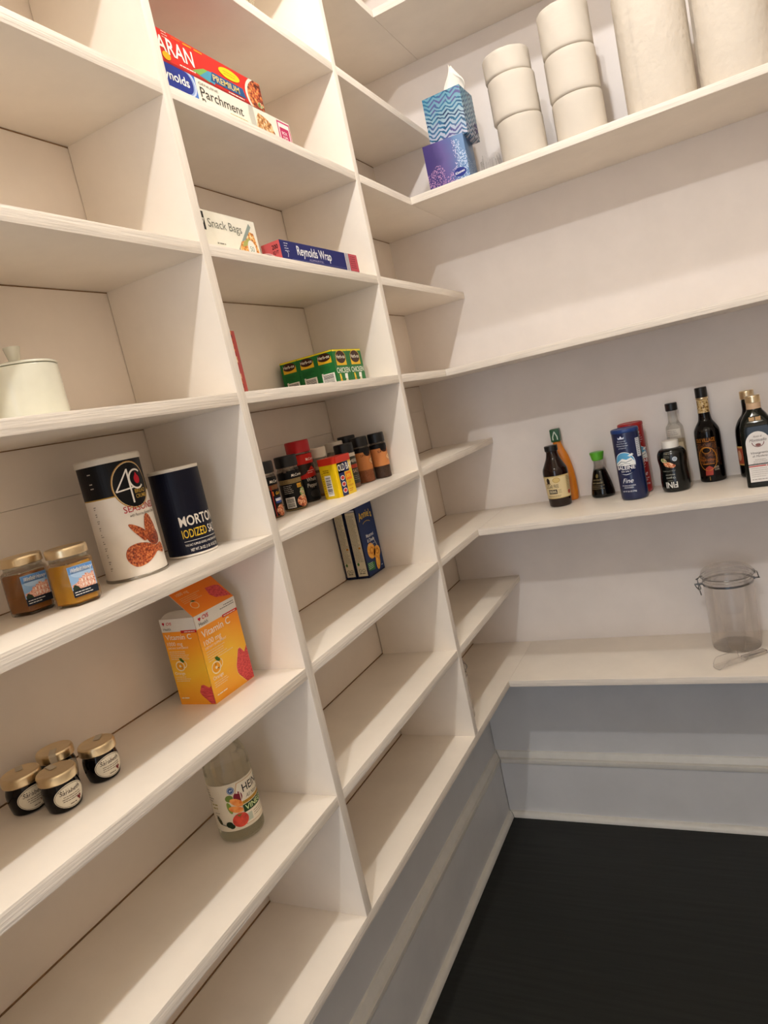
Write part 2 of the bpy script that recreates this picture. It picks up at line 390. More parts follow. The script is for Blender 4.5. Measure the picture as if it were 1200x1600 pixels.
# ------------------------------------------------------------------ the room
ZF = -1.388; ZC = 1.46; XR = 1.38; YF = -3.40
LV = {-2: 1.2950, -1: 1.0662, 0: 0.8350, 1: 0.6050, 2: 0.3781, 3: 0.1526, 4: -0.0726, 5: -0.2984, 6: -0.5261, 7: -0.7540}
TS = 0.0186; SD = 0.207; DB = 0.3006; LOWZ = -0.771
def room():
    bm = bmesh.new()
    boxbm(bm, (-0.1, YF, 0.0555), (0, 0.1, ZC), 0); boxbm(bm, (-0.1, YF, LOWZ), (-0.0016, 0.1, 0.0550), 0); boxbm(bm, (-0.1, YF, ZF), (-0.0016, 0.1, LOWZ), 1)
    for lv in range(-2, 8):      # thin brown strips painting in the shade of the joints behind the shelves
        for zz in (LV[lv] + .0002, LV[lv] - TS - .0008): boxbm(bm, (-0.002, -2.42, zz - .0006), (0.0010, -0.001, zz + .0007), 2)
    struct(mesh('wall_left', bm, [M_WALL, M_LOW, M_GAPSHADE]))
    bm = bmesh.new()
    boxbm(bm, (0, 0, LOWZ), (XR + 0.1, 0.1, ZC), 0); boxbm(bm, (0, 0, ZF), (XR + 0.1, 0.1, LOWZ), 1)
    struct(mesh('wall_back', bm, [M_WALLB, M_LOW]))
    bm = bmesh.new(); boxbm(bm, (XR, YF, LOWZ), (XR + 0.1, 0, ZC), 0); boxbm(bm, (XR, YF, ZF), (XR + 0.1, 0, LOWZ), 1)
    struct(mesh('wall_right', bm, [M_WALL2, M_LOW]))
    bm = bmesh.new()   # wall with the doorway
    boxbm(bm, (-0.1, YF - 0.1, ZF), (0.25, YF, ZC), 0); boxbm(bm, (1.13, YF - 0.1, ZF), (XR + 0.1, YF, ZC), 0); boxbm(bm, (0.25, YF - 0.1, ZF + 2.05), (1.13, YF, ZC), 0)
    struct(mesh('wall_front', bm, M_WALL2))
    struct(box('floor', (-0.1, YF - 0.1, ZF - 0.05), (XR + 0.1, 0.1, ZF), M_FLOOR))
    struct(box('ceiling', (-0.1, YF - 0.1, ZC), (XR + 0.1, 0.1, ZC + 0.05), M_CEIL))
    bm = bmesh.new()
    for a, b in (((0.17, YF, ZF), (0.25, YF + 0.016, ZF + 2.13)), ((1.13, YF, ZF), (1.21, YF + 0.016, ZF + 2.13)), ((0.25, YF, ZF + 2.05), (1.13, YF + 0.016, ZF + 2.13))): boxbm(bm, a, b, 0, 0.002)
    struct(mesh('trim_1', bm, M_TRIM))
    board = [(0, 0.010), (0.012, 0.010), (0.012, 0.197)]
    cap = [(0.012, 0.197), (0.0165, 0.1985), (0.019, 0.204), (0.019, 0.215), (0.0145, 0.2165), (0.0100, 0.2175), (0.0100, 0.2190), (0.0140, 0.2200), (0.0095, 0.229), (0.0055, 0.2385), (0, 0.240)]
    qr = [(0, 0.0), (0.030, 0.0), (0.0298, 0.004), (0.028, 0.009), (0.0245, 0.0135), (0.020, 0.016), (0.014, 0.0172), (0, 0.0172)]
    def run(name, P, segs):   # P(d, s): world point, d out of the wall, s along
        bm = bmesh.new()
        for prof, mi in segs:
            A = [bm.verts.new(P(d, 0) + Vector((0, 0, ZF + h))) for d, h in prof]; B = [bm.verts.new(P(d, 1) + Vector((0, 0, ZF + h))) for d, h in prof]
            for i in range(len(prof) - 1): bm.faces.new((A[i], A[i + 1], B[i + 1], B[i])).material_index = mi
        return struct(mesh(name, bm, [M_LOW, M_TRIM], None, 25))
    sides = (('left', lambda d, s: Vector((d - 0.0016, (0.0 - d) if s else YF + d, 0))), ('back', lambda d, s: Vector((XR - d if s else d, -d, 0))),
             ('right', lambda d, s: Vector((XR - d, YF + d if s else -d, 0))))
    for i, (sd, P) in enumerate(sides):
        run('baseboard_' + sd, P, [(board, 0), (cap, 1)])
        run('trim_%d' % (i + 2), P, [(qr, 1)])
room()
for i, (x, y, z, p) in enumerate(LAMPS):
    bm = bmesh.new(); lathebm(bm, rnd([(0.0, 0.0), (0.06, 0.0), (0.06, -0.018), (0.022, -0.024), (0.020, -0.052), (0.0, -0.052)]), 40)
    t = thing('ceiling_light', ('round white ceiling lamp holder nearer the back wall', 'round white ceiling lamp holder nearer the doorway')[i], 'light', (x, y, ZC), 0, 'bare bulb ceiling lights')
    mesh('lamp_holder', bm, mat('white_porcelain', '#efece6', 0.25), t, 35)

# ------------------------------------------------------------------ shelving
POSTS = [(-0.6158, -0.5961), (-1.2251, -1.2059), (-1.8344, -1.8152), (-2.4437, -2.4245)]
def board(name, a, b, edge, me, parent, label=None):
    bm = bmesh.new(); boxbm(bm, a, b, 0, 0.0009, 2)
    bm.normal_update()
    for f in bm.faces:
        n = f.normal
        if edge == 'x' and n.x > 0.6: f.material_index = 1
        if edge == 'y' and n.y < -0.6: f.material_index = 1
    return mesh(name, bm, [M_SHELF, me], parent, 40)
unit = thing('shelving_unit', 'cream painted built-in shelving unit with upright dividers along the left wall', 'shelves', (0, 0, 0))
X0 = 0.0012
for y0, y1 in POSTS: board('upright', (X0, y0, LV[7]), (SD, y1, LV[-2] + 0.0), 'x', M_EDGE_Z, unit)
for lv in range(-2, 7):
    e = [(-0.5961, -0.0008)] + [(POSTS[i + 1][1], POSTS[i][0]) for i in range(3)]
    for y0, y1 in e: board('shelf', (X0, y0, LV[lv] - TS), (SD - 0.0003, y1, LV[lv]), 'x', M_EDGE_Y, unit)
board('shelf', (X0, -2.4437, LV[7] - TS), (SD, -0.0008, LV[7]), 'x', M_EDGE_Y, unit)
HN = {-1: 'cream wall shelf highest on the back wall', 1: 'cream wall shelf on the back wall holding toilet rolls and paper towels', 3: 'empty cream wall shelf on the back wall between the paper rolls and the bottles',
      5: 'cream wall shelf on the back wall holding the sauce bottles', 7: 'lowest cream wall shelf on the back wall under the clear jar'}
for lv in (-1, 1, 3, 5, 7):
    o = board('wall_shelf', (SD + 0.0003, -DB, LV[lv] - TS), (XR - 0.0005, -0.0006, LV[lv]), 'y', M_EDGE_X, None)
    tag(o, HN[lv], 'shelf', 'back wall shelves')
# ------------------------------------------------------------------ goods : bay nearest the camera
Wt = '#f2ede4'; Bk = '#0b0b0e'
def bread_canister():
    t = thing('food_canister', 'tall white and black cardboard canister with a fried drumstick picture', 'canister', (0.0966, -1.4036, LV[4]))
    r = 0.0427
    lathe('body', [(0, 0.001), (r - .001, 0.001), (r - .001, 0.164), (0, 0.164)], mat('white_printed_card', '#ece5da', 0.38), t, 64)
    lathe('base_rim', rnd([(0, 0), (r, 0), (r + .0004, .001), (r + .0004, .0035), (r - .001, .0042), (r - .002, .0042)]), mat('tin_rim', (0.62, 0.6, 0.56), 0.3, 1.0), t, 64)
    lathe('lid', rnd([(r - .0015, .161), (r + .0009, .161), (r + .0009, .1685), (r - .001, .1701), (r - .004, .1693), (0, .1693)]), mat('translucent_lid', '#d9d2c4', 0.35), t, 64)
    a = Art(); C = r * 2 * PI
    a.rect(-C / 2, .1165, C / 2, .1612, Bk, 0); a.rect(-C / 2, .1150, C / 2, .1165, '#b8923a', 0)
    a.ell(0, .1265, .0280, .0325, '#b98a4a', 1); a.ell(0, .1265, .0268, .0312, '#e4cf9c', 2); a.ell(0, .1265, .0260, .0303, Bk, 3)
    # figure 4 drawn with thin strokes, letter C as an open ring
    a.stroke([(-.0035, .1485), (-.0035, .1020)], .0024, Wt, 4); a.stroke([(-.0035, .1480), (-.0235, .1205), (.0005, .1225)], .0019, Wt, 4)
    a.ring(.0085, .1330, .0125, .0140, .0024, Wt, 4, 40, 45, 315)
    a.ell(.0092, .1325, .0048, .0062, '#c0182c', 5); a.poly([(.0050, .1340), (.0092, .1425), (.0132, .1340)], '#c0182c', 5)
    a.text('BREAD', .0010, .1140, .0052, '#cda64a', w=.0190, lay=5, bold=.01); a.text('CRUMBS', .0012, .1070, .0052, '#cda64a', w=.0195, lay=5, bold=.01)
    a.text('SEASONED', -.0205, .0905, .0090, '#b3202a', w=.0560, lay=2); a.text('with Pecorino Romano Cheese', -.0150, .0838, .0040, '#54483c', w=.046, lay=2, slant=.25)
    dr = [(-.0315, .026), (-.0325, .036), (-.0270, .0445), (-.0150, .0475), (-.0020, .0450), (.0120, .0385), (.0230, .0400), (.0285, .0360), (.0290, .0290), (.0240, .0250), (.0130, .0290), (.0020, .0225), (-.0100, .0170), (-.0230, .0165)]
    a.poly(smooth(dr), 'crust', 2)
    a.ell(.0115, .0520, .0115, .0135, 'crustdark', 2, rot=30); a.poly(smooth([(-.0200, .0745), (-.0140, .0735), (-.0010, .0640), (.0040, .0540), (-.0030, .0480), (-.0100, .0560), (-.0170, .0665)]), 'crust', 3)
    a.poly(smooth([(.0010, .0620), (.0040, .0780), (.0090, .0840), (.0150, .0780), (.0200, .0600), (.0100, .0540)]), 'crust', 3)
    for i in range(10): a.lines(-.0605 + .0000 * i, .106 - i * .0095, .0045, 2, .0028, '#6a6258', .0009, rag=.6)
    a.lines(-.0560, .150, .006, 1, .004, '#b5aca0', .0014); a.lines(-.0560, .137, .006, 2, .006, '#b5aca0', .0014)
    a.rect(.0445, .010, .0455, .114, '#b9b0a4', 1)
    a.build('printed_wrapper', t, cylmap(r - .001, math.radians(-9)), .004)
bread_canister()

def salt_canister():
    t = thing('salt_canister', 'dark navy round salt canister with white rims beside the bread crumb canister', 'canister', (0.1058, -1.2947, LV[4]))
    r = 0.0376
    lathe('body', [(0, 0.001), (r - .0006, 0.001), (r - .0006, 0.1335), (0, 0.1335)], mat('white_printed_card', '#ece5da', 0.38), t, 64)
    lathe('top_rim', rnd([(0, .1322), (r - .003, .1322), (r - .002, .1350), (r, .1350), (r, .1315), (r - .001, .1310)]), mat('white_card_rim', '#e6dfd2', 0.6), t, 64)
    a = Art(); C = (r) * 2 * PI; a.rect(-C / 2, .0040, C / 2, .1300, '#0c1024', 0)
    a.text('MORTON', 0, .0470, .0145, Wt, w=.064, al='c', bold=.045); a.text('IODIZED', -.032, .0290, .0125, '#e6c23a', w=.0385, bold=.012); a.text('SALT', .0100, .0290, .0125, Wt, w=.022, bold=.012)
    a.rect(-.0315, .0235, .0315, .0241, Wt, 2)
    a.text('THIS SALT SUPPLIES IODIDE, A NECESSARY NUTRIENT', 0, .0165, .0031, Wt, w=.063, al='c'); a.text('NET WT. 26 OZ. (1 LB. 10 OZ.) 737 g', 0, .0080, .0042, Wt, w=.050, al='c', bold=.012)
    a.build('printed_wrapper', t, cylmap(r - .0006, math.radians(-13)), .004)
salt_canister()

def honey_jar(x, y, rz, label, honey):
    t = thing('honey_jar', label, 'jar', (x, y, LV[4]), math.radians(rz), 'honey jars')
    R = 0.0290
    def hexbm(bm, prof, mi=0):
        rings = [[bm.verts.new((r * math.cos(PI / 3 * k + PI / 6), r * math.sin(PI / 3 * k + PI / 6), z)) for k in range(6)] for r, z in prof]
        for A, B in zip(rings, rings[1:]):
            for k in range(6): bm.faces.new((A[k], A[(k + 1) % 6], B[(k + 1) % 6], B[k])).material_index = mi
        bm.faces.new(rings[0]).material_index = mi; bm.faces.new(rings[-1]).material_index = mi
    bm = bmesh.new(); hexbm(bm, [(R - .004, 0), (R - .001, .0018), (R, .004), (R, .052), (R - .0012, .0545), (R - .006, .0575)])
    bmesh.ops.bevel(bm, geom=[e for e in bm.edges if abs(e.verts[0].co.z - e.verts[1].co.z) > .01], offset=.0022, segments=3, affect='EDGES')
    b = mesh('glass_body', bm, M_GLASS, t, 50)
    k = mat('honey_' + honey[1:], honey, 0.12, var=0.10, vscale=70, coat=.5)
    nd = k.node_tree.nodes['Principled BSDF']; nd.inputs['Subsurface Weight'].default_value = 0.45; nd.inputs['Subsurface Radius'].default_value = (0.012, 0.006, 0.002); nd.inputs['Subsurface Scale'].default_value = 1.0
    bm = bmesh.new(); hexbm(bm, [(R - .006, .0030), (R - .0022, .0052), (R - .0022, .0500), (R - .004, .0520)]); mesh('honey', bm, k, t, 50)
    lathe('neck', [(.0225, .056), (.0225, .0625), (.0215, .0625), (.0215, .056)], M_GLASS, t, 40, cap=False)
    lathe('lid', rnd([(0, .0612), (.0236, .0612), (.0246, .0618), (.0246, .0700), (.0238, .0722), (.0225, .0728), (.0205, .0718), (0, .0718)], 3), M_GOLDLID, t, 48)
    a = Art(); W, H = .0310, .0375
    a.rect(0, .0115, W, .0115 + H, '#8fb4dc', 0); a.rect(0, .0115, W, .0205, '#1d2430', 1); a.ell(W / 2, .0400, W * .42, .006, '#a9c7e6', 1)
    a.poly([(.0010, .0205), (.0010, .0270), (.0060, .0280), (.0100, .0300), (.0110, .0330), (.0150, .0330), (.0155, .0350), (.0190, .0350), (.0192, .0370), (.0230, .0372), (.0232, .0355), (.0270, .0355), (.0272, .0372), (.0300, .0372), (.0300, .0205)], 'wood_house', 2)
    for i in range(4): a.rect(.0135 + i * .0042, .0225, .0150 + i * .0042, .0262, '#f4e6dc', 3); a.rect(.0135 + i * .0042, .0285, .0150 + i * .0042, .0318, '#f4e6dc', 3)
    a.poly([(.0010, .0205), (.0010, .0235), (.0040, .0270), (.0080, .0240), (.0100, .0205)], '#2b3a2a', 3)
    a.rect(.0005, .0400, W - .0005, .0485, '#5f8fca', 1); a.text('Winfield Honey', .0022, .0418, .0050, '#fffdf6', w=.0270, lay=3, slant=.35); a.lines(.002, .0170, .022, 2, .0030, '#e8e6e2', .0009)
    # wraps the front face: local +x face lies at R*cos30
    fx = R * math.cos(PI / 6)
    a.build('label', t, lambda u, v, o: Vector((fx + o + .0001, u - W / 2, v)), None)
honey_jar(0.1235, -1.5270, -16, 'clear pale honey jar with gold lid standing in front of the other honey jar', '#c08a22')
honey_jar(0.0600, -1.5440, -16, 'darker cloudy honey jar with gold lid half hidden behind the pale one', '#8f5a26')

def white_canister():
    t = thing('ceramic_canister', 'white ceramic canister with a flared knob on its lid', 'canister', (0.10, -1.503, LV[3]))
    m = mat('white_glazed_ceramic', '#dcdccb', 0.22, coat=0.4)
    lathe('body', rnd([(0, 0), (.044, 0), (.0462, .002), (.0462, .068), (.0450, .0692), (0, .0692)]), m, t, 64)
    l = lathe('lid', rnd([(0, .0698), (.0465, .0698), (.0470, .0712), (.0455, .0728), (.030, .0760), (0, .0772)]), m, t, 64)
    lathe('knob', [(0, .0765), (.0060, .0765), (.0062, .0775), (.0100, .0960), (.0096, .0968), (0, .0968)], m, l, 10, 60)
white_canister()

def vitamin_box():
    w_, d_, h_ = .0695, .0977, .1393
    t = thing('vitamin_box', 'orange vitamin C carton with its lid standing open', 'box', (0.0520, -1.3490, LV[5]))
    m = mat('white_carton_inside', '#e9e2d6', 0.6); tk = .0005
    bm = bmesh.new(); boxbm(bm, (0, 0, 0), (w_, d_, tk)); boxbm(bm, (0, 0, 0), (tk, d_, h_)); boxbm(bm, (w_ - tk, 0, 0), (w_, d_, h_)); boxbm(bm, (0, 0, 0), (w_, tk, h_)); boxbm(bm, (0, d_ - tk, 0), (w_, d_, h_))
    mesh('carton', bm, m, t)
    A_, B_ = (0, 0, 0), (w_, d_, h_)
    def panel(W, H, big):
        a = Art(); k = W / .0977 if big else W / .0695
        a.rect(0, 0, W, H, 'orangewash', 0); a.rect(0, H - .0205, W, H, '#e9e4da', 1)
        a.text('CVS', .0165 if big else .0125, H - .0095, .0058 if big else .0042, '#cc1830', lay=3, bold=.05, slant=.2)
        x0 = .0075 if big else .0045; s = 1.0 if big else .75
        a.poly([(x0, H - .0065), (x0 + .0034 * s, H - .0105), (x0 + .0068 * s, H - .0065), (x0 + .0050 * s, H - .0045), (x0 + .0034 * s, H - .0058), (x0 + .0018 * s, H - .0045)], '#cc1830', 3)
        a.text('Health', x0, H - .0178, .0055 * s, '#4a4a48', lay=3)
        a.rect(W * (.62 if big else .55), H - .0235, W, H - .0190, '#d22a2a', 2); a.lines(W * .65, H - .0222, W * .31, 1, .002, '#f6e6d8', .0013, rag=.05)
        if big: a.lines(W - .004, H - .0060, .036, 2, .0035, '#55504a', .0011, al='r')
        y = H - .0365 if big else H - .0330
        a.text('Vitamin C', x0, y, .0108 if big else .0080, '#fff3e0', w=(.067 if big else .0520), lay=3, bold=.02)
        a.text('1000 mg', x0, y - (.0130 if big else .0100), .0080 if big else .0062, '#fff3e0', w=(.040 if big else .031), lay=3)
        a.text('DIETARY SUPPLEMENT', x0, y - (.0190 if big else .0150), .0034 if big else .0027, '#fff3e0', w=(.050 if big else .041), lay=3, bold=.01)
        a.lines(x0, y - (.0240 if big else .0200), W * .60, 5, .0037 if big else .0030, '#f8dcb4', .0011)
        cx, cy = (.0200, H - .0885) if big else (.0190, H - .0760); q = 1.0 if big else .85
        a.ring(cx, cy, .0105 * q, .0095 * q, .0016, '#fff0d0', 3); a.ell(cx, cy, .0078 * q, .0070 * q, '#f7a823', 2); a.ell(cx, cy, .0026 * q, .0023 * q, '#fff0d0', 3); a.ell(cx + .008 * q, cy + .0035 * q, .0075 * q, .0065 * q, '#f8b436', 1); a.ring(cx + .008 * q, cy + .0035 * q, .0085 * q, .0075 * q, .0012, '#fff0d0', 2)
        a.poly([(cx + .001, cy + .0150 * q), (cx + .007 * q, cy + .0155 * q), (cx + .0125 * q, cy + .0090 * q), (cx + .0100 * q, cy + .0060 * q), (cx + .004 * q, cy + .0095 * q)], '#3f6a22', 4)
        a.text('Orange', x0, cy - .0165 * q, .0055 * q, '#fff3e0', lay=3, bold=.02); a.lines(x0, cy - .0215 * q, W * .45, 3, .0033, '#f8dcb4', .0011); a.lines(x0, .0100, W * .25, 1, .003, '#fff3e0', .0016)
        if big: a.poly([(W, .0560), (W - .0080, .0475), (W - .0165, .0580), (W - .0215, .0570), (W - .0345, .0330), (W - .0350, .0240), (W - .0330, .0190), (W - .0190, .0010), (W, .0010)], 'gummy', 2); a.stroke([(W - .0080, .0475), (W - .0160, .0585), (W - .0218, .0575), (W - .0350, .0330), (W - .0355, .0235), (W - .0335, .0185), (W - .0190, .0010)], .0014, '#fbd36a', 3)
        else: a.poly([(W, .0300), (W - .0040, .0270), (W - .0140, .0320), (W - .0190, .0310), (W - .0250, .0200), (W - .0225, .0150), (W - .0080, .0010), (W, .0010)], 'gummy', 2)
        return a
    panel(d_, h_, True).build('printed_front_panel', t, facemap('+x', A_, B_))
    panel(w_, h_, False).build('printed_side_panel', t, facemap('-y', A_, B_))
    # open lid hinged on the front edge, printed face up
    an = math.radians(46)
    bm = bmesh.new(); U = Vector((-math.cos(an), 0, math.sin(an))); Nn = Vector((math.sin(an), 0, math.cos(an))); P0 = Vector((w_, 0, h_))
    def P(u, v, o=0): return P0 + Vector((0, u, 0)) + U * v + Nn * o
    vs8 = [bm.verts.new(P(u, v, o)) for o in (-tk, 0) for (u, v) in ((0, 0), (d_, 0), (d_, w_), (0, w_))]
    for q in ((0, 1, 2, 3), (4, 5, 6, 7), (0, 1, 5, 4), (1, 2, 6, 5), (2, 3, 7, 6), (3, 0, 4, 7)): bm.faces.new([vs8[i] for i in q])
    lid = mesh('lid', bm, m, t)
    a = Art(); a.rect(0, 0, d_, w_, 'orangewash', 0)
    a.poly([(d_ - .002, .004), (d_ - .030, .012), (d_ - .036, .022), (d_ - .032, .036), (d_ - .012, .034), (d_ - .004, .030)], 'gummy', 2)
    a.text('Vitamin C', .008, .052, .0085, '#fbdcae', w=.052, lay=3); a.text('1000 mg', .008, .042, .0055, '#fbdcae', lay=3); a.lines(.008, .036, .05, 4, .0034, '#f8c88c', .001)
    a.ring(.022, .017, .008, .007, .0014, '#fbd9a0', 2); a.poly([(.020, .026), (.026, .027), (.030, .022), (.024, .023)], '#3f5a22', 3)
    a.build('printed_lid_panel', lid, lambda u, v, o: P(u, v, o))
    # curved dust flap leaning in over the narrow side
    bm = bmesh.new(); pts = [(0.002, 0)] + [(w_ / 2 - (w_ / 2 - .003) * math.cos(PI * i / 14), .018 * math.sin(PI * i / 14) ** 0.6) for i in range(15)] + [(w_ - .002, 0)]
    for o in (0, tk):
        f = [bm.verts.new((x, .0008 + s * .80 - 0 * o, h_ + s * .45 + o)) for x, s in pts]
        bm.faces.new(f)
    mesh('dust_flap', bm, m, t)
vitamin_box()

def jam_jar(x, y, label, tape_ang, back=False):
    t = thing('jam_jar', label, 'jar', (x, y, LV[5]), 0, 'small dark jam jars')
    pr = rnd([(0, 0.0005), (.0165, 0.0), (.0190, .002), (.0208, .010), (.0218, .020), (.0216, .027), (.0200, .0325), (.0192, .035), (.0192, .038), (0, .038)])
    lathe('glass_body', pr, mat('dark_jam_in_glass', '#050407', 0.07, spec=.3), t, 48)
    ld = lathe('lid', rnd([(.0190, .0362), (.0222, .0362), (.0228, .0372), (.0226, .0455), (.0216, .0478), (.0200, .0486), (.0180, .0480), (0, .0480)], 3), M_GOLDLID, t, 48)
    tm = mat('paper_seal_strip', '#c9bda8', 0.5)
    c, s = math.cos(tape_ang), math.sin(tape_ang); bm = bmesh.new(); hw = .0042
    path = [(.004, .0484), (.0190, .0488), (.0222, .0482), (.0231, .0455), (.0232, .0370), (.0222, .0330), (.0226, .0250)]
    rows = [[bm.verts.new((r * c - q * s, r * s + q * c, z)) for q in (-hw, hw)] for r, z in path]
    for A, B in zip(rows, rows[1:]): bm.faces.new((A[0], A[1], B[1], B[0]))
    mesh('seal_strip', bm, tm, ld)
    a = Art(); a.ell(0, .0185, .0206, .0142, '#e9e2d0', 0); a.ring(0, .0185, .0196, .0133, .0005, '#4a4038', 1)
    a.text('Sarabeth', -.0135, .0225, .0048, '#4a3c34', w=.0250, slant=.3); a.lines(0, .0190, .024, 3, .0026, '#7a6c60', .0008, al='c'); a.lines(0, .0085, .010, 1, .0026, '#6a5c50', .0010, al='c')
    for dx, dy in ((0, 0), (.0016, .0012), (-.0014, .0010), (.0004, -.0016)): a.ell(.0080 + dx, .0115 + dy, .0014, .0015, '#7c2a2a', 3, n=12)
    RREF[0] = .0216
    a.build('oval_label', t, cylmap(prof_r(pr), math.radians(-8)), .003)
jam_jar(.1007, -1.5460, 'small dark jam jar with gold lid, rightmost and apart from the other three', 2.2)
jam_jar(.1050, -1.6097, 'small dark jam jar with gold lid, foremost of the four and lowest in view', 2.9)
jam_jar(.0519, -1.6192, 'small dark jam jar with gold lid at the left edge of the picture', 2.6)
jam_jar(.0447, -1.5649, 'small dark jam jar at the back with a pale seal strip running down its side', -0.75)

def vinegar_bottle():
    t = thing('vinegar_bottle', 'clear glass vinegar bottle with a paper label and vegetables printed on it', 'bottle', (.0880, -1.3290, LV[6]))
    pr = rnd([(0, .002), (.031, 0.0), (.0352, .003), (.0363, .009), (.0363, .108), (.0358, .122), (.0325, .138), (.0245, .156), (.0160, .170), (.0138, .178), (.0138, .186), (.0125, .186)])
    bm = bmesh.new(); rings = lathebm(bm, pr, 64, cap=False)
    for R in rings:      # flutes pressed into the shoulder
        z = R[0].co.z if len(R) > 1 else 0
        if .116 < z < .172:
            for i, v in enumerate(R):
                k = 1 - .035 * (0.5 - 0.5 * math.cos(8 * 2 * PI * i / 64)) ** .5; v.co.x *= k; v.co.y *= k
    mesh('glass_body', bm, M_VGLASS, t, 60)
    liq = lathe('vinegar', rnd([(0, .0055), (.030, .0045), (.0335, .008), (.0340, .014), (.0340, .1045), (.0332, .1050), (0, .1050)]), clear('vinegar_liquid', (0.98, 0.975, 0.94), .15, 1.05), t, 48)
    lathe('cap', rnd([(0, .1845), (.0150, .1845), (.0156, .1860), (.0156, .1995), (.0145, .2010), (0, .2010)]), mat('white_plastic_cap', '#eceae4', .4), t, 40)
    a = Art(); r = .0363
    a.rect(-.098, .0215, .045, .0985, '#ded3bc', 0)
    a.rect(-.022, .026, .043, .0955, '#b9864a', 1); a.rect(-.0213, .0267, .0425, .0948, '#e8dfca', 2); a.poly([(-.0285, .080), (-.0165, .076), (-.0165, .0955), (-.0230, .0955)], '#b9864a', 1); a.poly([(-.0275, .0805), (-.0165, .077), (-.0165, .0948), (-.0222, .0948)], '#e8dfca', 2)
    a.text('HEINZ', -.0155, .0775, .0125, '#141210', w=.044, bold=.02, lay=4); a.text('All Natural', -.0130, .0665, .0062, '#4a5248', w=.032, slant=.3, lay=4)
    a.rect(-.0205, .0590, .040, .0640, '#c89a30', 3); a.text('DISTILLED WHITE', -.0185, .0600, .0032, '#7a2a12', w=.044, lay=4)
    a.poly([(-.0210, .0455), (.0410, .0455), (.0410, .0580), (-.0210, .0580)], '#22401c', 3); a.text('VINEGAR', -.0180, .0480, .0080, '#d8e6a8', w=.052, bold=.03, lay=4)
    a.lines(-.006, .0400, .035, 3, .0035, '#8a8070', .0010); a.rect(-.0190, .0300, -.0090, .0420, '#bcc3b0', 3)
    a.ell(-.0335, .0875, .0056, .0060, '#34507e', 4); a.ring(-.0335, .0875, .0048, .0052, .0007, '#c8d4e4', 5); a.text('#1', -.0335, .0860, .0036, '#e8eef6', al='c', lay=5)
    a.ell(-.0250, .0740, .0070, .0085, '#7c1c2c', 2); a.ell(-.0385, .0755, .0060, .0055, '#6f8438', 1)
    a.ell(-.0290, .0660, .0115, .0052, 'carrot', 3, rot=-38); a.ell(-.0320, .0555, .0115, .0050, 'carrot', 3, rot=-25); a.ell(-.0410, .0600, .0035, .0100, '#7f9440', 2, rot=10)
    a.ell(-.0290, .0370, .0125, .0115, 'tomato', 4); a.poly([(-.0335, .0470), (-.0290, .0455), (-.0245, .0475), (-.0275, .0440), (-.0300, .0430)], '#5e7a2c', 5)
    a.ell(-.0475, .0330, .0055, .0050, '#1d2c18', 4); a.ell(-.0440, .0295, .0045, .0038, '#24351c', 4); a.ell(-.0640, .0400, .0035, .0075, '#3c3a1c', 3, rot=25); a.stroke([(-.0620, .0340), (-.0520, .0310)], .0010, '#4a4a24')
    a.lines(-.0780, .0900, .016, 5, .0045, '#6f6a50', .0012, rag=.6); a.lines(-.072, .066, .012, 2, .006, '#9a8a34', .0018); a.lines(-.070, .052, .012, 3, .005, '#8a846a', .0010)
    a.build('label', t, cylmap(r, math.radians(2)), .004)
vinegar_bottle()
# ------------------------------------------------------------------ goods : middle bay
def carton(name, label, cat, a, b, col, group=None, rz=0.0, bev=.0006, parts=()):
    """closed printed carton; a, b world corners; parts = [(part name, face, Art, clip?)]"""
    t = thing(name, label, cat, a, rz, group); s = tuple(b[i] - a[i] for i in range(3))
    box('carton', (0, 0, 0), s, mat(name + '_card_' + str(col)[1:], col, .42), t, bev)
    for pn, face, art in parts:
        W = s[1] if face[1] != 'y' else s[0]; H = s[2] if face[1] != 'z' else s[0]
        art.build(pn, t, facemap(face, (0, 0, 0), s), None, clip=(0.0002, 0.0002, W - .0002, H - .0002))
    return t
def foil_wrap():
    W, H = .287, .0359
    a = Art(); a.rect(0, 0, W, H, '#1c2468', 0)
    a.text('Reynolds Wrap', .0520, .0135, .0165, '#eef0f4', w=.1240, bold=.03); a.text('ALUMINUM FOIL', .090, .0055, .0038, '#b9b4d4', w=.052)
    a.lines(.012, .030, .014, 4, .0045, '#d4d6e6', .0014); a.stroke([(.018, .006), (.021, .013), (.016, .018)], .0012, '#d4d6e6'); a.lines(.03, .0035, .20, 1, .002, '#7a7fb0', .0006, rag=0)
    for i, c in enumerate(('#e8e4e0', '#e8e4e0', '#e8e4e0')): a.rect(W - .052 + i * .0055, 0, W - .049 + i * .0055, H, c, 1)
    a.rect(W - .0365, 0, W, H, '#c4525e', 2); a.barcode(W - .032, .006, W - .008, .030, True) if False else a.lines(W - .031, .029, .022, 6, .0045, '#8a2c3a', .0018, rag=.05)
    b = Art(); b.rect(0, 0, .0408, H, '#c85a5c', 0); b.ell(-.004, -.004, .034, .024, '#1a2050', 1); b.ring(-.004, -.004, .036, .026, .0014, '#e8c8c8', 2)
    b.text('200', .023, .022, .0075, '#2a0d12', w=.013, bold=.04); b.text('SQ FT', .023, .013, .0055, '#2a0d12', w=.013, bold=.04)
    carton('foil_box', 'long navy aluminium foil box with a red end lying on the shelf', 'box', (.1584, -.9879, LV[2]), (.1992, -.7009, LV[2] + H), '#1c2468', None, math.radians(-1.5), parts=(('printed_front', '+x', a), ('printed_end', '-y', b)))
foil_wrap()
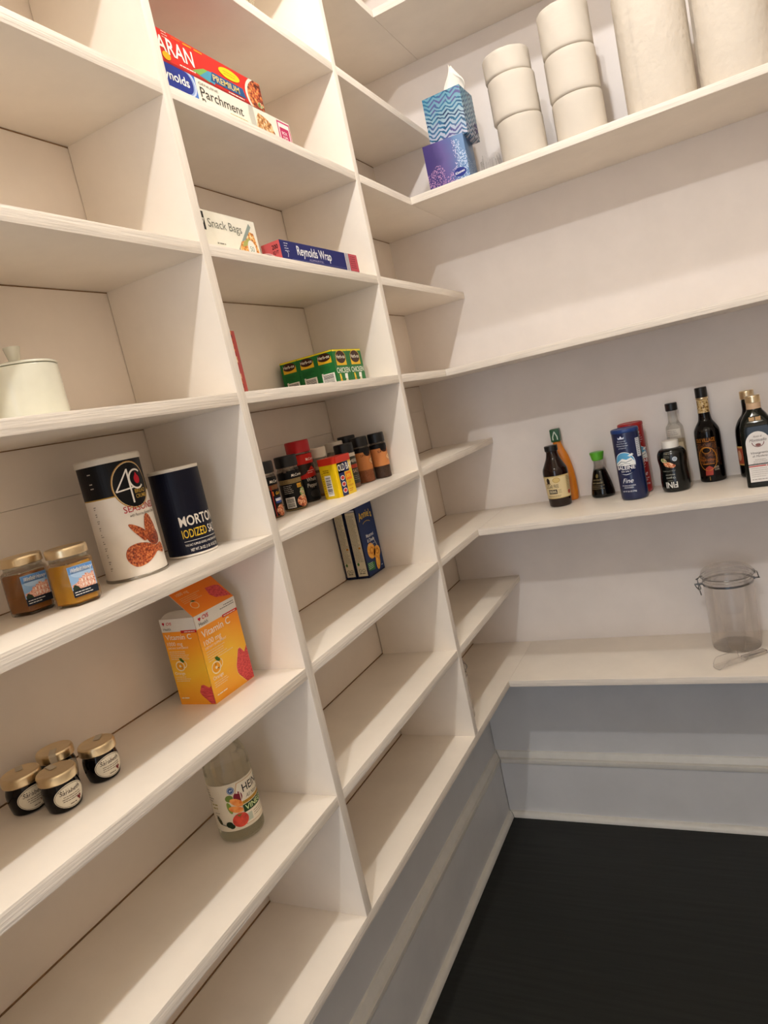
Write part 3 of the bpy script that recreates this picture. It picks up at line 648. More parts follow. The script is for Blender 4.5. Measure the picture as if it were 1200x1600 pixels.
def snack_bags():
    W, H = .167, .0655; a = Art(); a.rect(0, 0, W, H, '#e9e6d8', 0)
    a.rect(.020, .034, .0300, .0625, '#26241f', 1); a.text('7', .0225, .042, .010, '#e9e6d8', lay=2)
    a.text('Snack Bags', .0370, .0400, .0135, '#6a6b60', w=.0880, lay=2); a.lines(.050, .0150, .032, 1, .004, '#8a887c', .0022); a.lines(.050, .0075, .045, 1, .004, '#a09e92', .0010)
    a.poly([(.098, .004), (.104, .0005), (.154, .0545), (.149, .060)], '#8c9a94', 1)
    a.poly([(.112, .0), (.109, .014), (.117, .026), (.130, .030), (.146, .046), (.157, .044), (.163, .018), (.165, 0)], 'nuts', 2)
    a.poly([(.118, .018), (.123, .026), (.140, .035), (.148, .030), (.134, .022)], '#a9ab62', 3)
    a.ell(.1440, .0165, .0115, .0150, '#eceae0', 4); a.text('50', .1440, .0125, .0085, '#5d8a84', al='c', lay=5)
    carton('snack_bag_box', 'white snack bag box with a picture of nuts behind the first upright', 'box', (.140, -1.195, LV[2]), (.180, -1.028, LV[2] + H), '#e9e6d8', parts=(('printed_front', '+x', a),))
snack_bags()
def wraps():
    W, H = .345, .0473; a = Art(); a.rect(0, 0, W, H, '#ece6d8', 0)
    a.rect(0, 0, .070, H, '#4a78c8', 1); a.rect(0, 0, .060, H, '#23348c', 2); a.ell(.053, .030, .016, .0185, '#c8d4ea', 3); a.ell(.050, .030, .0155, .0172, '#8fa6d4', 4); a.ell(.0455, .030, .0160, .0168, '#23348c', 5)
    a.text('Reynolds', -.026, .0235, .0135, '#f2f0ea', w=.078, bold=.035, lay=6); a.text('45', .014, .0035, .0090, '#e8d820', bold=.04, lay=6); a.lines(.030, .006, .020, 2, .005, '#e0d030', .0016, lay=6)
    a.text('GENUINE', .077, .0385, .0040, '#6a6a58', w=.050, lay=3); a.text('Parchment', .0780, .0195, .0155, '#33342c', w=.1130, bold=.01, lay=3); a.text('Paper', .0780, .0025, .0150, '#33342c', w=.047, lay=3)
    a.lines(.150, .0130, .050, 2, .0045, '#b8a85c', .0013)
    a.poly([(.213, 0), (.209, .030), (.213, H), (.226, H), (.228, 0)], '#c2c0b4', 1)
    a.poly([(.226, .004), (.232, .030), (.240, .040), (.262, .036), (.278, .030), (.286, .012), (.284, 0), (.23, 0)], 'cookies', 2)
    a.rect(.300, .001, W - .002, H - .003, '#c22a68', 2); a.rect(.303, .003, W - .005, H - .006, '#f0e6e2', 3); a.rect(.306, .010, W - .008, H - .014, '#b8285c', 4); a.text('BOX', .3115, .021, .0055, '#f4e8ea', w=.018, lay=5, bold=.03); a.text('TOPS', .3115, .0135, .0045, '#f4e8ea', w=.018, lay=5, bold=.03)
    carton('parchment_box', 'white and blue parchment paper box lying under the red cling film box', 'box', (.1420, -1.1850, LV[1]), (.190, -.8400, LV[1] + H), '#ece6d8', parts=(('printed_front', '+x', a),))
    W, H = .266, .0489; z = LV[1] + .0473; a = Art(); a.rect(0, 0, W, H, '#d22a20', 0)
    a.rect(.000, .0, W, .0035, '#a81c1c', 1); a.text('SARAN', -.0180, .0150, .0230, '#f6f2ea', w=.0960, bold=.03, lay=4)
    for i in range(3): a.rect(.034 + i * .026, .0440, .054 + i * .026, .0462, '#f0a020' if i else '#f4602a', 2)
    a.lines(.012, .046, .014, 3, .004, '#f2d0c0', .0012); a.ell(.012, .0105, .0090, .0060, '#f2b41c', 5); a.lines(.040, .0060, .050, 1, .003, '#f2e0d4', .0018)
    a.poly([(.070, .0095), (.100, .0210), (.118, .0215), (.110, .0025)], '#7fae54', 2); a.poly([(.086, .0060), (.112, .0215), (.130, .0225), (.124, .0035)], '#4a9ab8', 3)
    a.poly([(.114, .0070), (.122, .0235), (.206, .0225), (.212, .0070)], '#24568c', 4); a.text('PREMIUM', .1220, .0100, .0100, '#e4cc7c', w=.072, bold=.03, lay=5)
    a.ell(.1730, .0350, .0290, .0085, '#f4d416', 5); a.lines(.173, .0360, .040, 2, .0040, '#c09a10', .0012, al='c', lay=6)
    a.lines(.160, .0025, .050, 1, .003, '#f2e0d4', .0020)
    a.ell(W + .006, .0200, .0580, .0380, '#efe6d6', 4); a.ell(W + .008, .0200, .0535, .0340, 'stew', 5); a.ell(W - .012, .0080, .0090, .0050, 'veg', 6)
    a.text('Tonight', W - .012, .0350, .0040, '#3a1408', al='c', lay=7) if False else a.lines(W - .012, .040, .022, 1, .003, '#5a2410', .003, al='c', lay=7)
    carton('cling_film_box', 'red cling film box with blue band lying on top of the parchment box', 'box', (.1420, -1.1850, z + .0002), (.190, -.9190, z + H), '#d22a20', parts=(('printed_front', '+x', a),))
wraps()
def thin_packet():
    H = .104; a = Art(); a.rect(0, 0, .05, H, '#a83a34', 0); a.rect(0, .070, .05, H, 'stew', 1); a.rect(0, .052, .05, .062, 'cookies', 1); a.rect(0, 0, .05, .026, 'stew', 1); a.rect(0, .026, .05, .034, '#d8b08a', 2)
    carton('noodle_box', 'narrow red and orange box mostly hidden behind the first upright', 'box', (.150, -1.204, LV[3]), (.170, -1.1452, LV[3] + H), '#a83a34', parts=(('printed_front', '+x', a),))
thin_packet()
def bouillon():
    w_, d_, h_ = .0445, .0650, .0738; g = '#1f6e34'
    def front():
        a = Art(); a.rect(0, 0, d_, h_, g, 0); a.rect(0, h_ - .004, d_, h_, '#d8c828', 1)
        a.rect(.010, h_ - .034, .054, h_ - .017, '#e0b428', 1); a.ell(.032, h_ - .0165, .0225, .0145, '#3a1c10', 2); a.ring(.032, h_ - .0165, .0225, .0145, .0012, '#e0b428', 3)
        a.text('Herb-ox', .032, h_ - .0195, .0080, '#f0ead8', w=.038, al='c', bold=.02, lay=4); a.text('CHICKEN', .033, h_ - .0500, .0110, '#eef0e4', w=.058, al='c', bold=.02, lay=3)
        a.poly([(.012, .010), (.020, .012), (.018, .022), (.012, .022)], '#e8c83a', 2); a.ell(.016, .005, .005, .007, '#d8a028', 2); a.poly([(.034, .012), (.046, .010), (.048, .022), (.036, .022)], '#f0f0e8', 2); a.ell(.041, .005, .006, .007, '#e0d8b8', 2); return a
    def side():
        a = Art(); a.rect(0, 0, w_, h_, g, 0); a.rect(0, h_ - .0035, w_, h_, '#d8c828', 1); a.rect(.006, h_ - .0255, w_ - .005, h_ - .012, '#e0b428', 1)
        a.ell(w_ / 2, h_ - .0125, .0165, .0085, '#3a1c10', 2); a.text('Herb-ox', w_ / 2, h_ - .0150, .0065, '#f0ead8', w=.029, al='c', bold=.02, lay=4)
        a.lines(.007, h_ - .032, .030, 4, .0032, '#174f26', .0010); a.barcode(.009, .002, w_ - .004, .027, True); a.rect(.009, .026, .013, .029, '#f2efe8', 2); return a
    def top():
        a = Art(); a.rect(0, 0, d_, w_, '#d8c828', 0); a.ell(d_ / 2, w_ / 2, .024, .014, '#3a1c10', 1); return a
    for x, y, l in ((.1070, -.8015, 'green chicken bouillon box, front row, next to the three bar codes'), (.1070, -.7355, 'green chicken bouillon box nearest the second upright'),
                    (.0618, -.8000, 'green bouillon box showing only its bar code side, middle of the three'), (.0166, -.8000, 'green bouillon box deepest on the shelf, leftmost of the green ones')):
        ps = [('printed_side', '-y', side()), ('printed_top', '+z', top())]
        if x > .1: ps.append(('printed_front', '+x', front()))
        carton('bouillon_box', l, 'box', (x, y, LV[3]), (x + w_, y + d_, LV[3] + h_), g, 'green chicken bouillon boxes', parts=ps)
bouillon()
def mac_boxes():
    h_ = .184
    def side(w_):
        a = Art(); a.rect(0, 0, w_, h_, '#101a3c', 0); a.rect(.0030, .0060, w_ - .0030, h_ - .022, '#d8d0b8', 1); a.rect(.0030, h_ - .021, w_ - .003, h_ - .017, '#c8cad0', 1)
        a.lines(.0045, h_ - .030, w_ - .010, 34, .0034, '#6a665a', .0010, rag=.25); a.ell(w_ * .3, .036, .0028, .004, '#4a7a44', 4); a.ell(w_ * .70, .075, .003, .0025, '#c88a3c', 4)
        a.ell(w_ / 2, h_ - .004, .005, .008, '#d8dce2', 1); a.ring(w_ * .35, .020, .0036, .0040, .0008, '#2a2a2a', 4); a.ring(w_ * .65, .020, .0036, .0040, .0008, '#2a2a2a', 4); a.lines(w_ / 2, .012, w_ * .6, 1, .003, '#3a3832', .0018, al='c'); return a
    W = .085; a = Art(); a.rect(0, 0, W, h_, '#1c3264', 0); a.rect(0, 0, W, .004, '#101a3c', 1); a.rect(0, 0, .0022, h_, '#101a3c', 1)
    a.text("Annie's", W / 2 - .001, h_ - .043, .0175, '#e8c04a', w=.066, al='c', bold=.03, arc=-.006); a.ring(W / 2, h_ - .078, .034, .026, .0014, '#c8a43c', 2, 30, 55, 125)
    a.text('Macaroni', W / 2 + .002, h_ - .092, .0082, '#e6e8ee', w=.038, al='c', bold=.04); a.text('& Cheese', W / 2 + .002, h_ - .104, .0082, '#e6e8ee', w=.036, al='c', bold=.04); a.lines(W / 2, h_ - .112, .05, 1, .003, '#b8c0d4', .0012, al='c')
    a.ell(.0360, .058, .0200, .0190, 'cheese', 2, rot=-30); a.ell(.0620, .048, .0180, .0150, 'cheese', 2, rot=30); a.ell(.0580, .028, .0110, .0220, 'cheese', 3, rot=-15)
    a.ring(.0380, .058, .0095, .0080, .0020, '#c8701c', 3); a.ring(.0640, .050, .0085, .0070, .0018, '#c8701c', 4); a.stroke([(.056, .088), (.066, .070), (.070, .060)], .0016, '#e8e2d2', 4)
    a.poly([(.0035, .016), (.0360, .012), (.0400, .030), (.0030, .036)], '#2f7440', 4); a.lines(.006, .031, .026, 4, .004, '#c8dcc4', .0013, lay=5); a.lines(.070, .012, .010, 1, .003, '#c8d0e0', .002)
    carton('macaroni_box', 'upright navy macaroni box with yellow pasta picture on its front', 'box', (.0335, -.7060, LV[5]), (.0650, -.6210, LV[5] + h_), '#101a3c', 'macaroni boxes', parts=(('printed_side', '-y', side(.0315)), ('printed_front', '+x', a)))
    carton('macaroni_box', 'upright navy macaroni box behind the other one, only its spine showing', 'box', (.0020, -.7060, LV[5]), (.0310, -.6210, LV[5] + h_), '#101a3c', 'macaroni boxes', parts=(('printed_side', '-y', side(.029)),))
mac_boxes()

def spice(label, x, y, r, h, cap, fill, arts, th0=-25, glass=True, capn='cap', name='spice_jar', ch=.021, shoulder=.010):
    t = thing(name, label, 'jar', (x, y, LV[4]), 0, 'spice jars'); hb = h - ch
    pr = rnd([(0, .0004), (r - .002, 0), (r, .002), (r, hb - shoulder), (r * .90, hb - shoulder * .4), (r * .84, hb), (0, hb)])
    if glass:
        lathe('glass_body', pr, M_GLASS, t, 40)
        lathe('spice_fill', [(0, .0015), (r - .0022, .0015), (r - .0012, .003), (r - .0012, (hb - shoulder) * .86), (0, (hb - shoulder) * .88)], mat('spice_' + fill[1:], fill, .9, var=.25, vscale=500), t, 40)
    else: lathe('glass_body', pr, mat('dark_filled_jar_' + fill[1:], fill, .2, var=.15, vscale=300), t, 40)
    bm = bmesh.new(); R = lathebm(bm, rnd([(0, hb - .001), (r * .97, hb - .001), (r * .985, hb), (r * .985, h - .002), (r * .93, h), (0, h)]), 48)
    for q in R:
        for i, v in enumerate(q):
            if len(q) > 1 and i % 2 and v.co.z < h - .003: v.co.x *= .988; v.co.y *= .988
    mesh(capn, bm, mat('cap_' + cap[1:], cap, .38), t, 50)
    if arts: arts(Art(), r).build('label', t, cylmap(r, math.radians(th0)), .003)
    return t
def mcc(kind):
    def f(a, r):
        C = r * 2 * PI * .96; w_ = C / 2
        a.rect(-w_, .062, w_, .0755, Bk, 0); a.text("McCormick", -.003, .0658, .0052, '#eeeae0', w=.030, slant=.2, bold=.02)
        a.rect(-w_, .004, w_, .0530, Bk, 0)
        if kind == 'grill':
            a.text("Grill", .004, .043, .0055, '#e8b83a', w=.012, slant=.2, bold=.03); a.rect(-.002, .0415, .0000, .050, '#e07a20', 2); a.rect(.001, .027, .022, .037, '#2c4a9c', 1); a.rect(.001, .031, .020, .036, '#d8dce8', 2); a.ell(.011, .013, .012, .0105, 'meat', 2); a.rect(-.004, .004, -.0025, .060, '#a8281c', 2)
        elif kind == 'chicken':
            a.lines(-.024, .049, .022, 5, .0035, '#b8b4aa', .0011); a.barcode(-.025, .006, -.006, .027, True); a.rect(.0040, .043, .0150, .051, '#e0a838', 1, ) ; a.text("Grill", .0048, .0445, .0045, '#1a120a', w=.009, slant=.2); a.ell(.0150, .032, .0080, .0100, 'veg', 2); a.ell(.0120, .016, .0140, .0115, 'meat', 2)
        return a
    return f
spice('spice jar with black cap and a blue label patch, half hidden by the first upright', .0829, -1.0443, .0225, .1067, '#111113', '#8a5a34', mcc('grill'), -24)
spice('spice jar with black cap, black label and bar code, second from the first upright', .0899, -.9716, .0225, .1075, '#111113', '#a08a5c', mcc('chicken'), -38)
def wp(a, r):
    w_ = r * PI * .97; a.rect(-w_, .080, w_, .100, '#c42418', 0); a.text('McCormick', -.004, .086, .0056, '#f2e6dc', w=.028, bold=.02); a.rect(-w_, .004, w_, .056, Bk, 0); a.poly([(-w_ * .6, .050), (-.010, .060), (.006, .074), (.022, .060), (.034, .048), (.010, .052), (-.010, .050)], '#c42418', 1)
    a.lines(-.006, .064, .020, 2, .004, '#f0c8bc', .0012); a.text('Whole', -.0120, .0430, .0078, '#d4d0c6', w=.024, lay=3, slant=.1); a.text('Pepper', -.0130, .0310, .0078, '#d4d0c6', w=.025, lay=3, slant=.1); a.ell(.002, .016, .012, .008, '#2c2a28', 2); return a
spice('large pepper jar with a bright red cap behind the small black-capped jar', .0636, -.8796, .0255, .1294, '#b8141e', '#3a2c22', wp, -22, ch=.024)
def plain(c1, c2):
    def f(a, r):
        w_ = r * PI * .97; a.rect(-w_, .006, w_, .066, c1, 0); a.rect(-w_, .052, w_, .058, c2, 1); a.lines(-.01, .046, .022, 5, .006, c2, .0014); return a
    return f
spice('spice jar with a white cap directly behind the yellow tin', .0640, -.8080, .0200, .1055, '#d8cfc0', '#b08a68', plain('#b8a48c', '#6a5a4a'), -20)
spice('spice jar with a white cap just right of the other white-capped jar', .0560, -.7170, .0215, .1072, '#d6cec0', '#1c1a18', plain('#16161a', '#5a5650'), -20)
spice('spice jar with a black cap at the very back behind the herb jar', .0600, -.6600, .0215, .1132, '#0f0f10', '#2a2420', plain('#1a1a1c', '#5a564e'), -20)
def hb(a, r):
    w_ = r * PI * .97; a.rect(-w_, .010, w_, .078, '#3a3c34', 0); a.rect(-w_, .070, w_, .078, '#cfc8b8', 1); a.text('HERB', -.0080, .0570, .0070, '#d8d2c4', w=.020, lay=2, bold=.02); a.rect(-w_, .044, w_, .052, '#b0402a', 1); a.text('SALT', -.006, .034, .0070, '#c8a888', w=.018, lay=2); a.lines(-.008, .026, .02, 3, .004, '#8a8474', .0012); return a
spice('spice jar with black cap and grey label right of the yellow tin', .1055, -.7640, .0218, .1000, '#101012', '#8c6a54', hb, -18)
def cin(txt):
    def f(a, r):
        w_ = r * PI * .97; a.rect(-w_, .0290, w_, .0700, '#c8824c', 0); a.rect(-w_, .0700, w_, .0790, '#141214', 0); a.ell(-.002, .0700, .010, .0100, '#141214', 1); a.ell(.010, .0480, .0110, .0075, '#8a4a24', 1); a.ell(.010, .0480, .0103, .0068, '#e0b484', 2)
        a.lines(.010, .0490, .014, 2, .003, '#7a4420', .001, al='c'); a.text(txt, -.0200, .0600, .0048, '#5a3018', w=.034, lay=2); return a
    return f
spice('spice jar with black cap and an orange paper label, second from the right end', .1090, -.6930, .0200, .1060, '#0e0e10', '#a0603c', cin('SPICE O'), -15)
spice('spice jar with black cap and orange label with an oval badge, at the right end', .1345, -.6545, .0195, .1060, '#0e0e10', '#4a3226', cin('SPICE'), -15)

def seasoning_tin():
    t = thing('seasoning_tin', 'yellow seasoning tin with a red lid and blue stripe in front of the spice jars', 'tin', (.1160, -.9050, LV[4]))
    w_, d_, h_ = .0420, .0700, .0700; y_ = '#e6c414'
    bm = bmesh.new(); boxbm(bm, (0, 0, 0), (w_, d_, h_)); bmesh.ops.bevel(bm, geom=[e for e in bm.edges if abs(e.verts[0].co.z - e.verts[1].co.z) > .05], offset=.006, segments=5, affect='EDGES')
    mesh('tin_body', bm, mat('yellow_tin', y_, .3), t, 40)
    bm = bmesh.new(); boxbm(bm, (-.0008, -.0008, h_ - .001), (w_ + .0008, d_ + .0008, .0828)); bmesh.ops.bevel(bm, geom=[e for e in bm.edges if abs(e.verts[0].co.z - e.verts[1].co.z) > .005], offset=.0065, segments=5, affect='EDGES')
    mesh('lid', bm, mat('red_plastic_lid', '#c8301c', .35), t, 40)
    a = Art(); a.rect(.0062, .001, .0300, h_ - .001, '#1c2458', 0); a.rect(.0062, h_ - .022, .052, h_ - .001, '#1c2458', 0); a.text('OLD BAY', .0070, h_ - .0180, .0135, '#f2efe6', w=.0590, bold=.03, lay=3)
    for i in range(3): a.ell(.0185, .0375 - i * .0130, .0085, .0050, '#f0ece4', 2); a.ell(.0185, .0375 - i * .0130, .0066, .0036, '#c83028', 3)
    a.rect(.0330, .030, .0560, .046, '#e87820', 1); a.text('30%', .036, .035, .007, '#f4d83a', lay=2, bold=.03); a.text('LESS', .0370, .0230, .0042, '#c4641c', lay=2); a.text('SODIUM', .0340, .0160, .0042, '#c4641c', lay=2); a.lines(.036, .010, .018, 2, .004, '#c4641c', .0013)
    a.build('printed_front', t, facemap('+x', (0, 0, 0), (w_, d_, h_)), None, clip=(.0055, .0002, d_ - .0055, h_ - .0015))
    b = Art(); b.lines(.0110, .058, .018, 2, .004, '#8a5a18', .0014); b.barcode(.0120, .006, .0260, .048, True); b.rect(.0295, 0, .0357, h_, '#e6c414', 0); b.lines(.007, .052, .0022, 9, .005, '#a88a18', .0018, rag=.1)
    b.build('printed_side', t, facemap('-y', (0, 0, 0), (w_, d_, h_)), None, clip=(.0065, .0002, w_ - .0063, h_ - .0015))
seasoning_tin()

def ribbed_jar():
    t = thing('glass_jar', 'ribbed clear glass jar at the top edge of the picture', 'jar', (.150, -.876, LV[0]))
    bm = bmesh.new(); R = lathebm(bm, rnd([(0, .002), (.036, 0), (.040, .003), (.040, .085), (.036, .095), (.036, .105), (.034, .105)]), 96, cap=False)
    for q in R:
        if len(q) > 1 and .004 < q[0].co.z < .09:
            for i, v in enumerate(q):
                if i % 4 < 2: v.co.x *= .955; v.co.y *= .955
    mesh('glass_body', bm, M_VGLASS, t, 20)
    lathe('lid', rnd([(0, .104), (.0385, .104), (.039, .106), (.039, .116), (.037, .118), (0, .118)]), M_GLASS, t, 48)
ribbed_jar()
# ------------------------------------------------------------------ goods : back wall shelves
def wavemat():
    k = N('tissue_box_wave_print'); k.b.inputs['Roughness'].default_value = .4
    v = k.coord(); sx = k.t.nodes.new('ShaderNodeSeparateXYZ'); k.l(v, sx.inputs[0])
    s = k.math('ADD', sx.outputs[0], sx.outputs[1]); n = k.noise(v, 30, 3)
    tri = k.math('ABSOLUTE', k.math('SUBTRACT', k.math('FRACT', k.math('ADD', k.math('MULTIPLY', s, 33), k.math('MULTIPLY', n, .9))), .5))
    ph = k.math('SINE', k.math('ADD', k.math('ADD', k.math('MULTIPLY', sx.outputs[2], 560), k.math('MULTIPLY', tri, 11.0)), k.math('MULTIPLY', n, 9.0)))
    hue = k.ramp(k.math('ADD', k.math('MULTIPLY', sx.outputs[2], 7.5), k.math('MULTIPLY', k.noise(v, 22, 3), .5)), [(.15, lin('#c9c4cc')), (.45, lin('#a9b6cc')), (.7, lin('#8cabba')), (1.0, lin('#6497ac'))])
    mx = k.t.nodes.new('ShaderNodeMix'); mx.data_type = 'RGBA'
    k.l(k.ramp(k.math('ADD', ph, k.math('MULTIPLY', k.noise(v, 75, 3), 1.5)), [(.75, (0, 0, 0, 1)), (1.0, (1, 1, 1, 1))]), mx.inputs[0])
    k.l(hue, mx.inputs[6]); k.l(k.ramp(k.noise(v, 26, 2), [(.35, lin('#12305c')), (.5, lin('#1f6a90')), (.62, lin('#54548c'))]), mx.inputs[7]); k.l(mx.outputs[2], k.b.inputs['Base Color']); return k.m
def purplemat():
    k = N('tissue_box_dot_print'); k.b.inputs['Roughness'].default_value = .4
    v = k.coord(); sx = k.t.nodes.new('ShaderNodeSeparateXYZ'); k.l(v, sx.inputs[0])
    n = k.noise(v, 22, 3); base = k.ramp(k.math('ADD', k.math('MULTIPLY', sx.outputs[0], 9), k.math('MULTIPLY', n, .35)), [(.45, lin('#3c2f70')), (.62, lin('#564a8a')), (.88, lin('#465894')), (1.0, lin('#4c74a4'))])
    vo = k.t.nodes.new('ShaderNodeTexVoronoi'); vo.inputs['Scale'].default_value = 330; k.l(v, vo.inputs['Vector'])
    patch = k.math('GREATER_THAN', k.math('ADD', k.math('MULTIPLY', sx.outputs[2], -6.0), k.math('ADD', k.math('MULTIPLY', k.noise(v, 12, 1), 1.4), k.math('MULTIPLY', k.math('GREATER_THAN', sx.outputs[0], .078), .35))), .42)
    dots = k.math('MULTIPLY', k.math('LESS_THAN', vo.outputs['Distance'], .40), patch)
    mx = k.t.nodes.new('ShaderNodeMix'); mx.data_type = 'RGBA'; k.l(dots, mx.inputs[0]); k.l(base, mx.inputs[6])
    k.l(k.ramp(k.math('MULTIPLY', sx.outputs[0], 9), [(.6, lin('#b98fb8')), (.8, lin('#b8c8e0'))]), mx.inputs[7]); k.l(mx.outputs[2], k.b.inputs['Base Color']); return k.m
def tissue(label, x, y, z, w_, d_, h_, rz, m, sheet, logo):
    t = thing('tissue_box', label, 'box', (x, y, z), math.radians(rz), 'tissue boxes')
    box('carton', (0, 0, 0), (w_, d_, h_), m, t, .0008)
    a = Art(); a.ell(w_ / 2, d_ / 2, .030, .018, '#e9e6e0', 0); a.build('opening_film', t, lambda u, v, o: Vector((u, v, h_ + o)))
    if logo == 'y':
        b = Art(); b.ell(w_ - .024, .0300, .0165, .0110, '#1e2c7c', 1); b.text('Kleenex', w_ - .024, .0270, .0062, '#eef0f6', w=.026, al='c', slant=.2, rot=8, bold=.02); b.build('printed_logo', t, facemap('-y', (0, 0, 0), (w_, d_, h_)))
    else:
        b = Art(); b.ell(d_ - .018, .030, .013, .013, '#3a3070', 1); b.text('Kleenex', d_ - .018, .0280, .005, '#eef0f6', w=.020, al='c', slant=.2); b.build('printed_logo', t, facemap('+x', (0, 0, 0), (w_, d_, h_)))
    if sheet:
        bm = bmesh.new(); rows = []
        for i in range(17):
            v = i / 16; row = []
            for j in range(13):
                u = j / 12 - .5; wd = .025 * (1 - .70 * v ** 1.8) + .004 * math.sin(v * 5)
                ang = u * 3.4
                row.append(bm.verts.new((w_ / 2 + .024 + math.sin(ang) * wd + .010 * math.sin(v * 2.6) - .004 * v, d_ / 2 + (math.cos(ang) - .7) * wd * .55 + .003 * math.sin(7 * v + 5 * u), h_ - .004 + .076 * v * (1 - .55 * max(0, u)) + .003 * math.sin(9 * u))))
            rows.append(row)
        for A, B in zip(rows, rows[1:]):
            for i in range(12): bm.faces.new((A[i], A[i + 1], B[i + 1], B[i]))
        o = mesh('tissue_sheet', bm, paper_roll('tissue_paper', '#f2ede4'), t, 180)
        s = o.modifiers.new('thickness', 'SOLIDIFY'); s.thickness = .0006
tissue('purple and blue dotted tissue box, lower of the two stacked', .2531, -.2605, LV[1], .110, .110, .1195, 4.3, purplemat(), False, 'y')
tissue('blue and white wave patterned tissue box with a sheet pulled up, upper of the two', .2680, -.2330, LV[1] + .1197, .1045, .1000, .1190, -1.5, wavemat(), True, 'x')

def roll(x, y, z, r, h, label, name='toilet_roll', m=None, group='toilet rolls', wrapped=False, seed=1, cat='toilet roll'):
    t = thing(name, label, cat, (x, y, z), seed * 1.3, group)
    rg = random.Random(seed); ph = [rg.random() * 6 for _ in range(4)]
    bm = bmesh.new(); pr = [(.021, .0006), (r - .005, .0002), (r - .0012, .002), (r, .006)] + [(r, .006 + (h - .012) * i / 8) for i in range(1, 8)] + [(r, h - .006), (r - .0012, h - .002), (r - .005, h - .0004), (.021, h - .0008)]
    R = lathebm(bm, pr, 72, cap=False)
    for q in R:
        for i, v in enumerate(q):
            a = 2 * PI * i / 72; k = 1 + .004 * math.sin(2 * a + ph[0]) + .003 * math.sin(3 * a + ph[1] + v.co.z * 20)
            if wrapped: k += .006 * math.sin(11 * a + ph[2] + v.co.z * 90) * (.4 + abs(math.sin(v.co.z / h * 3.1 + PI / 2)))
            v.co.x *= k; v.co.y *= k
    for i in range(72): bm.faces.new((R[0][i], R[0][(i + 1) % 72], R[-1][(i + 1) % 72], R[-1][i]))
    mesh('paper_roll', bm, m or (M_TPW if wrapped else M_TP), t, 50)
    lathe('cardboard_core', [(.0208, .001), (.0208, h - .001), (.0198, h - .001), (.0198, .001)], M_CARD, t, 32, cap=False)
    # loose end of the outermost sheet
    bm = bmesh.new(); an = ph[3]; A = []
    for j in range(9):
        a = an + j * .035; rr = r * 1.006 + .0004 + .0006 * (8 - j) / 8; A.append([bm.verts.new((rr * math.cos(a), rr * math.sin(a), z_)) for z_ in (.004, h - .004)])
    for p, q in zip(A, A[1:]): bm.faces.new((p[0], q[0], q[1], p[1]))
    mesh('loose_sheet', bm, m or M_TP, t, 60)
zt = LV[1]
roll(.5050, -.2350, zt, .0568, .0998, 'toilet roll at the bottom of the three-roll front stack beside the tissue boxes', wrapped=True, seed=1)
roll(.5015, -.2340, zt + .1000, .0575, .0998, 'toilet roll in the middle of the front stack beside the tissue boxes', seed=2)
roll(.4975, -.2320, zt + .2000, .0570, .0560, 'short wrapped toilet roll on top of the front stack beside the tissue boxes', wrapped=True, seed=3)
roll(.4830, -.1000, zt, .0560, .0998, 'toilet roll at the bottom of the hidden stack nearest the tissue boxes', seed=4)
roll(.4830, -.1000, zt + .1000, .0560, .0998, 'toilet roll on top of the hidden stack nearest the tissue boxes', seed=5)
roll(.6455, -.2280, zt, .0590, .0998, 'toilet roll at the bottom of the tall stack beside the paper towels', seed=6)
roll(.6445, -.2270, zt + .1000, .0590, .0998, 'toilet roll in the middle of the tall stack beside the paper towels', seed=7)
roll(.6430, -.2260, zt + .2000, .0590, .0998, 'toilet roll topmost in the tall stack beside the paper towels', wrapped=True, seed=8)
roll(.6350, -.0980, zt, .0570, .0998, 'toilet roll lowest in the hidden stack behind the tall one', seed=9)
roll(.6350, -.0980, zt + .1000, .0570, .0998, 'toilet roll second in the hidden stack behind the tall one', seed=10)
roll(.6350, -.0980, zt + .2000, .0570, .0998, 'toilet roll highest in the hidden stack behind the tall one', seed=11)
roll(.8262, -.2020, zt, .0765, .280, 'tall quilted paper towel roll beside the toilet rolls', 'paper_towel_roll', M_PT, 'paper towel rolls', seed=12, cat='paper towel roll')
roll(.9860, -.2050, zt, .0765, .280, 'tall quilted paper towel roll at the right edge of the picture', 'paper_towel_roll', M_PT, 'paper towel rolls', seed=13, cat='paper towel roll')
def film():
    bm = bmesh.new(); n = 44; rg = random.Random(5); rows = []
    for i in range(9):
        v = i / 8; row = []
        for j in range(n):
            a = 2 * PI * j / n; r = .034 * (1 - .25 * v) * (1 + .10 * math.sin(9 * a + 2 * v) + .06 * math.sin(17 * a)); row.append(bm.verts.new((r * math.cos(a), .8 * r * math.sin(a), .001 + .085 * v + .006 * math.sin(5 * a) * v)))
        rows.append(row)
    for A, B in zip(rows, rows[1:]):
        for j in range(n): bm.faces.new((A[j], A[(j + 1) % n], B[(j + 1) % n], B[j]))
    o = mesh('plastic_wrapper', bm, M_FILM, None, 30); o.location = (.3840, -.0950, LV[1])
    tag(o, 'crinkled clear plastic wrapper standing behind the purple tissue box', 'wrapper')
film()

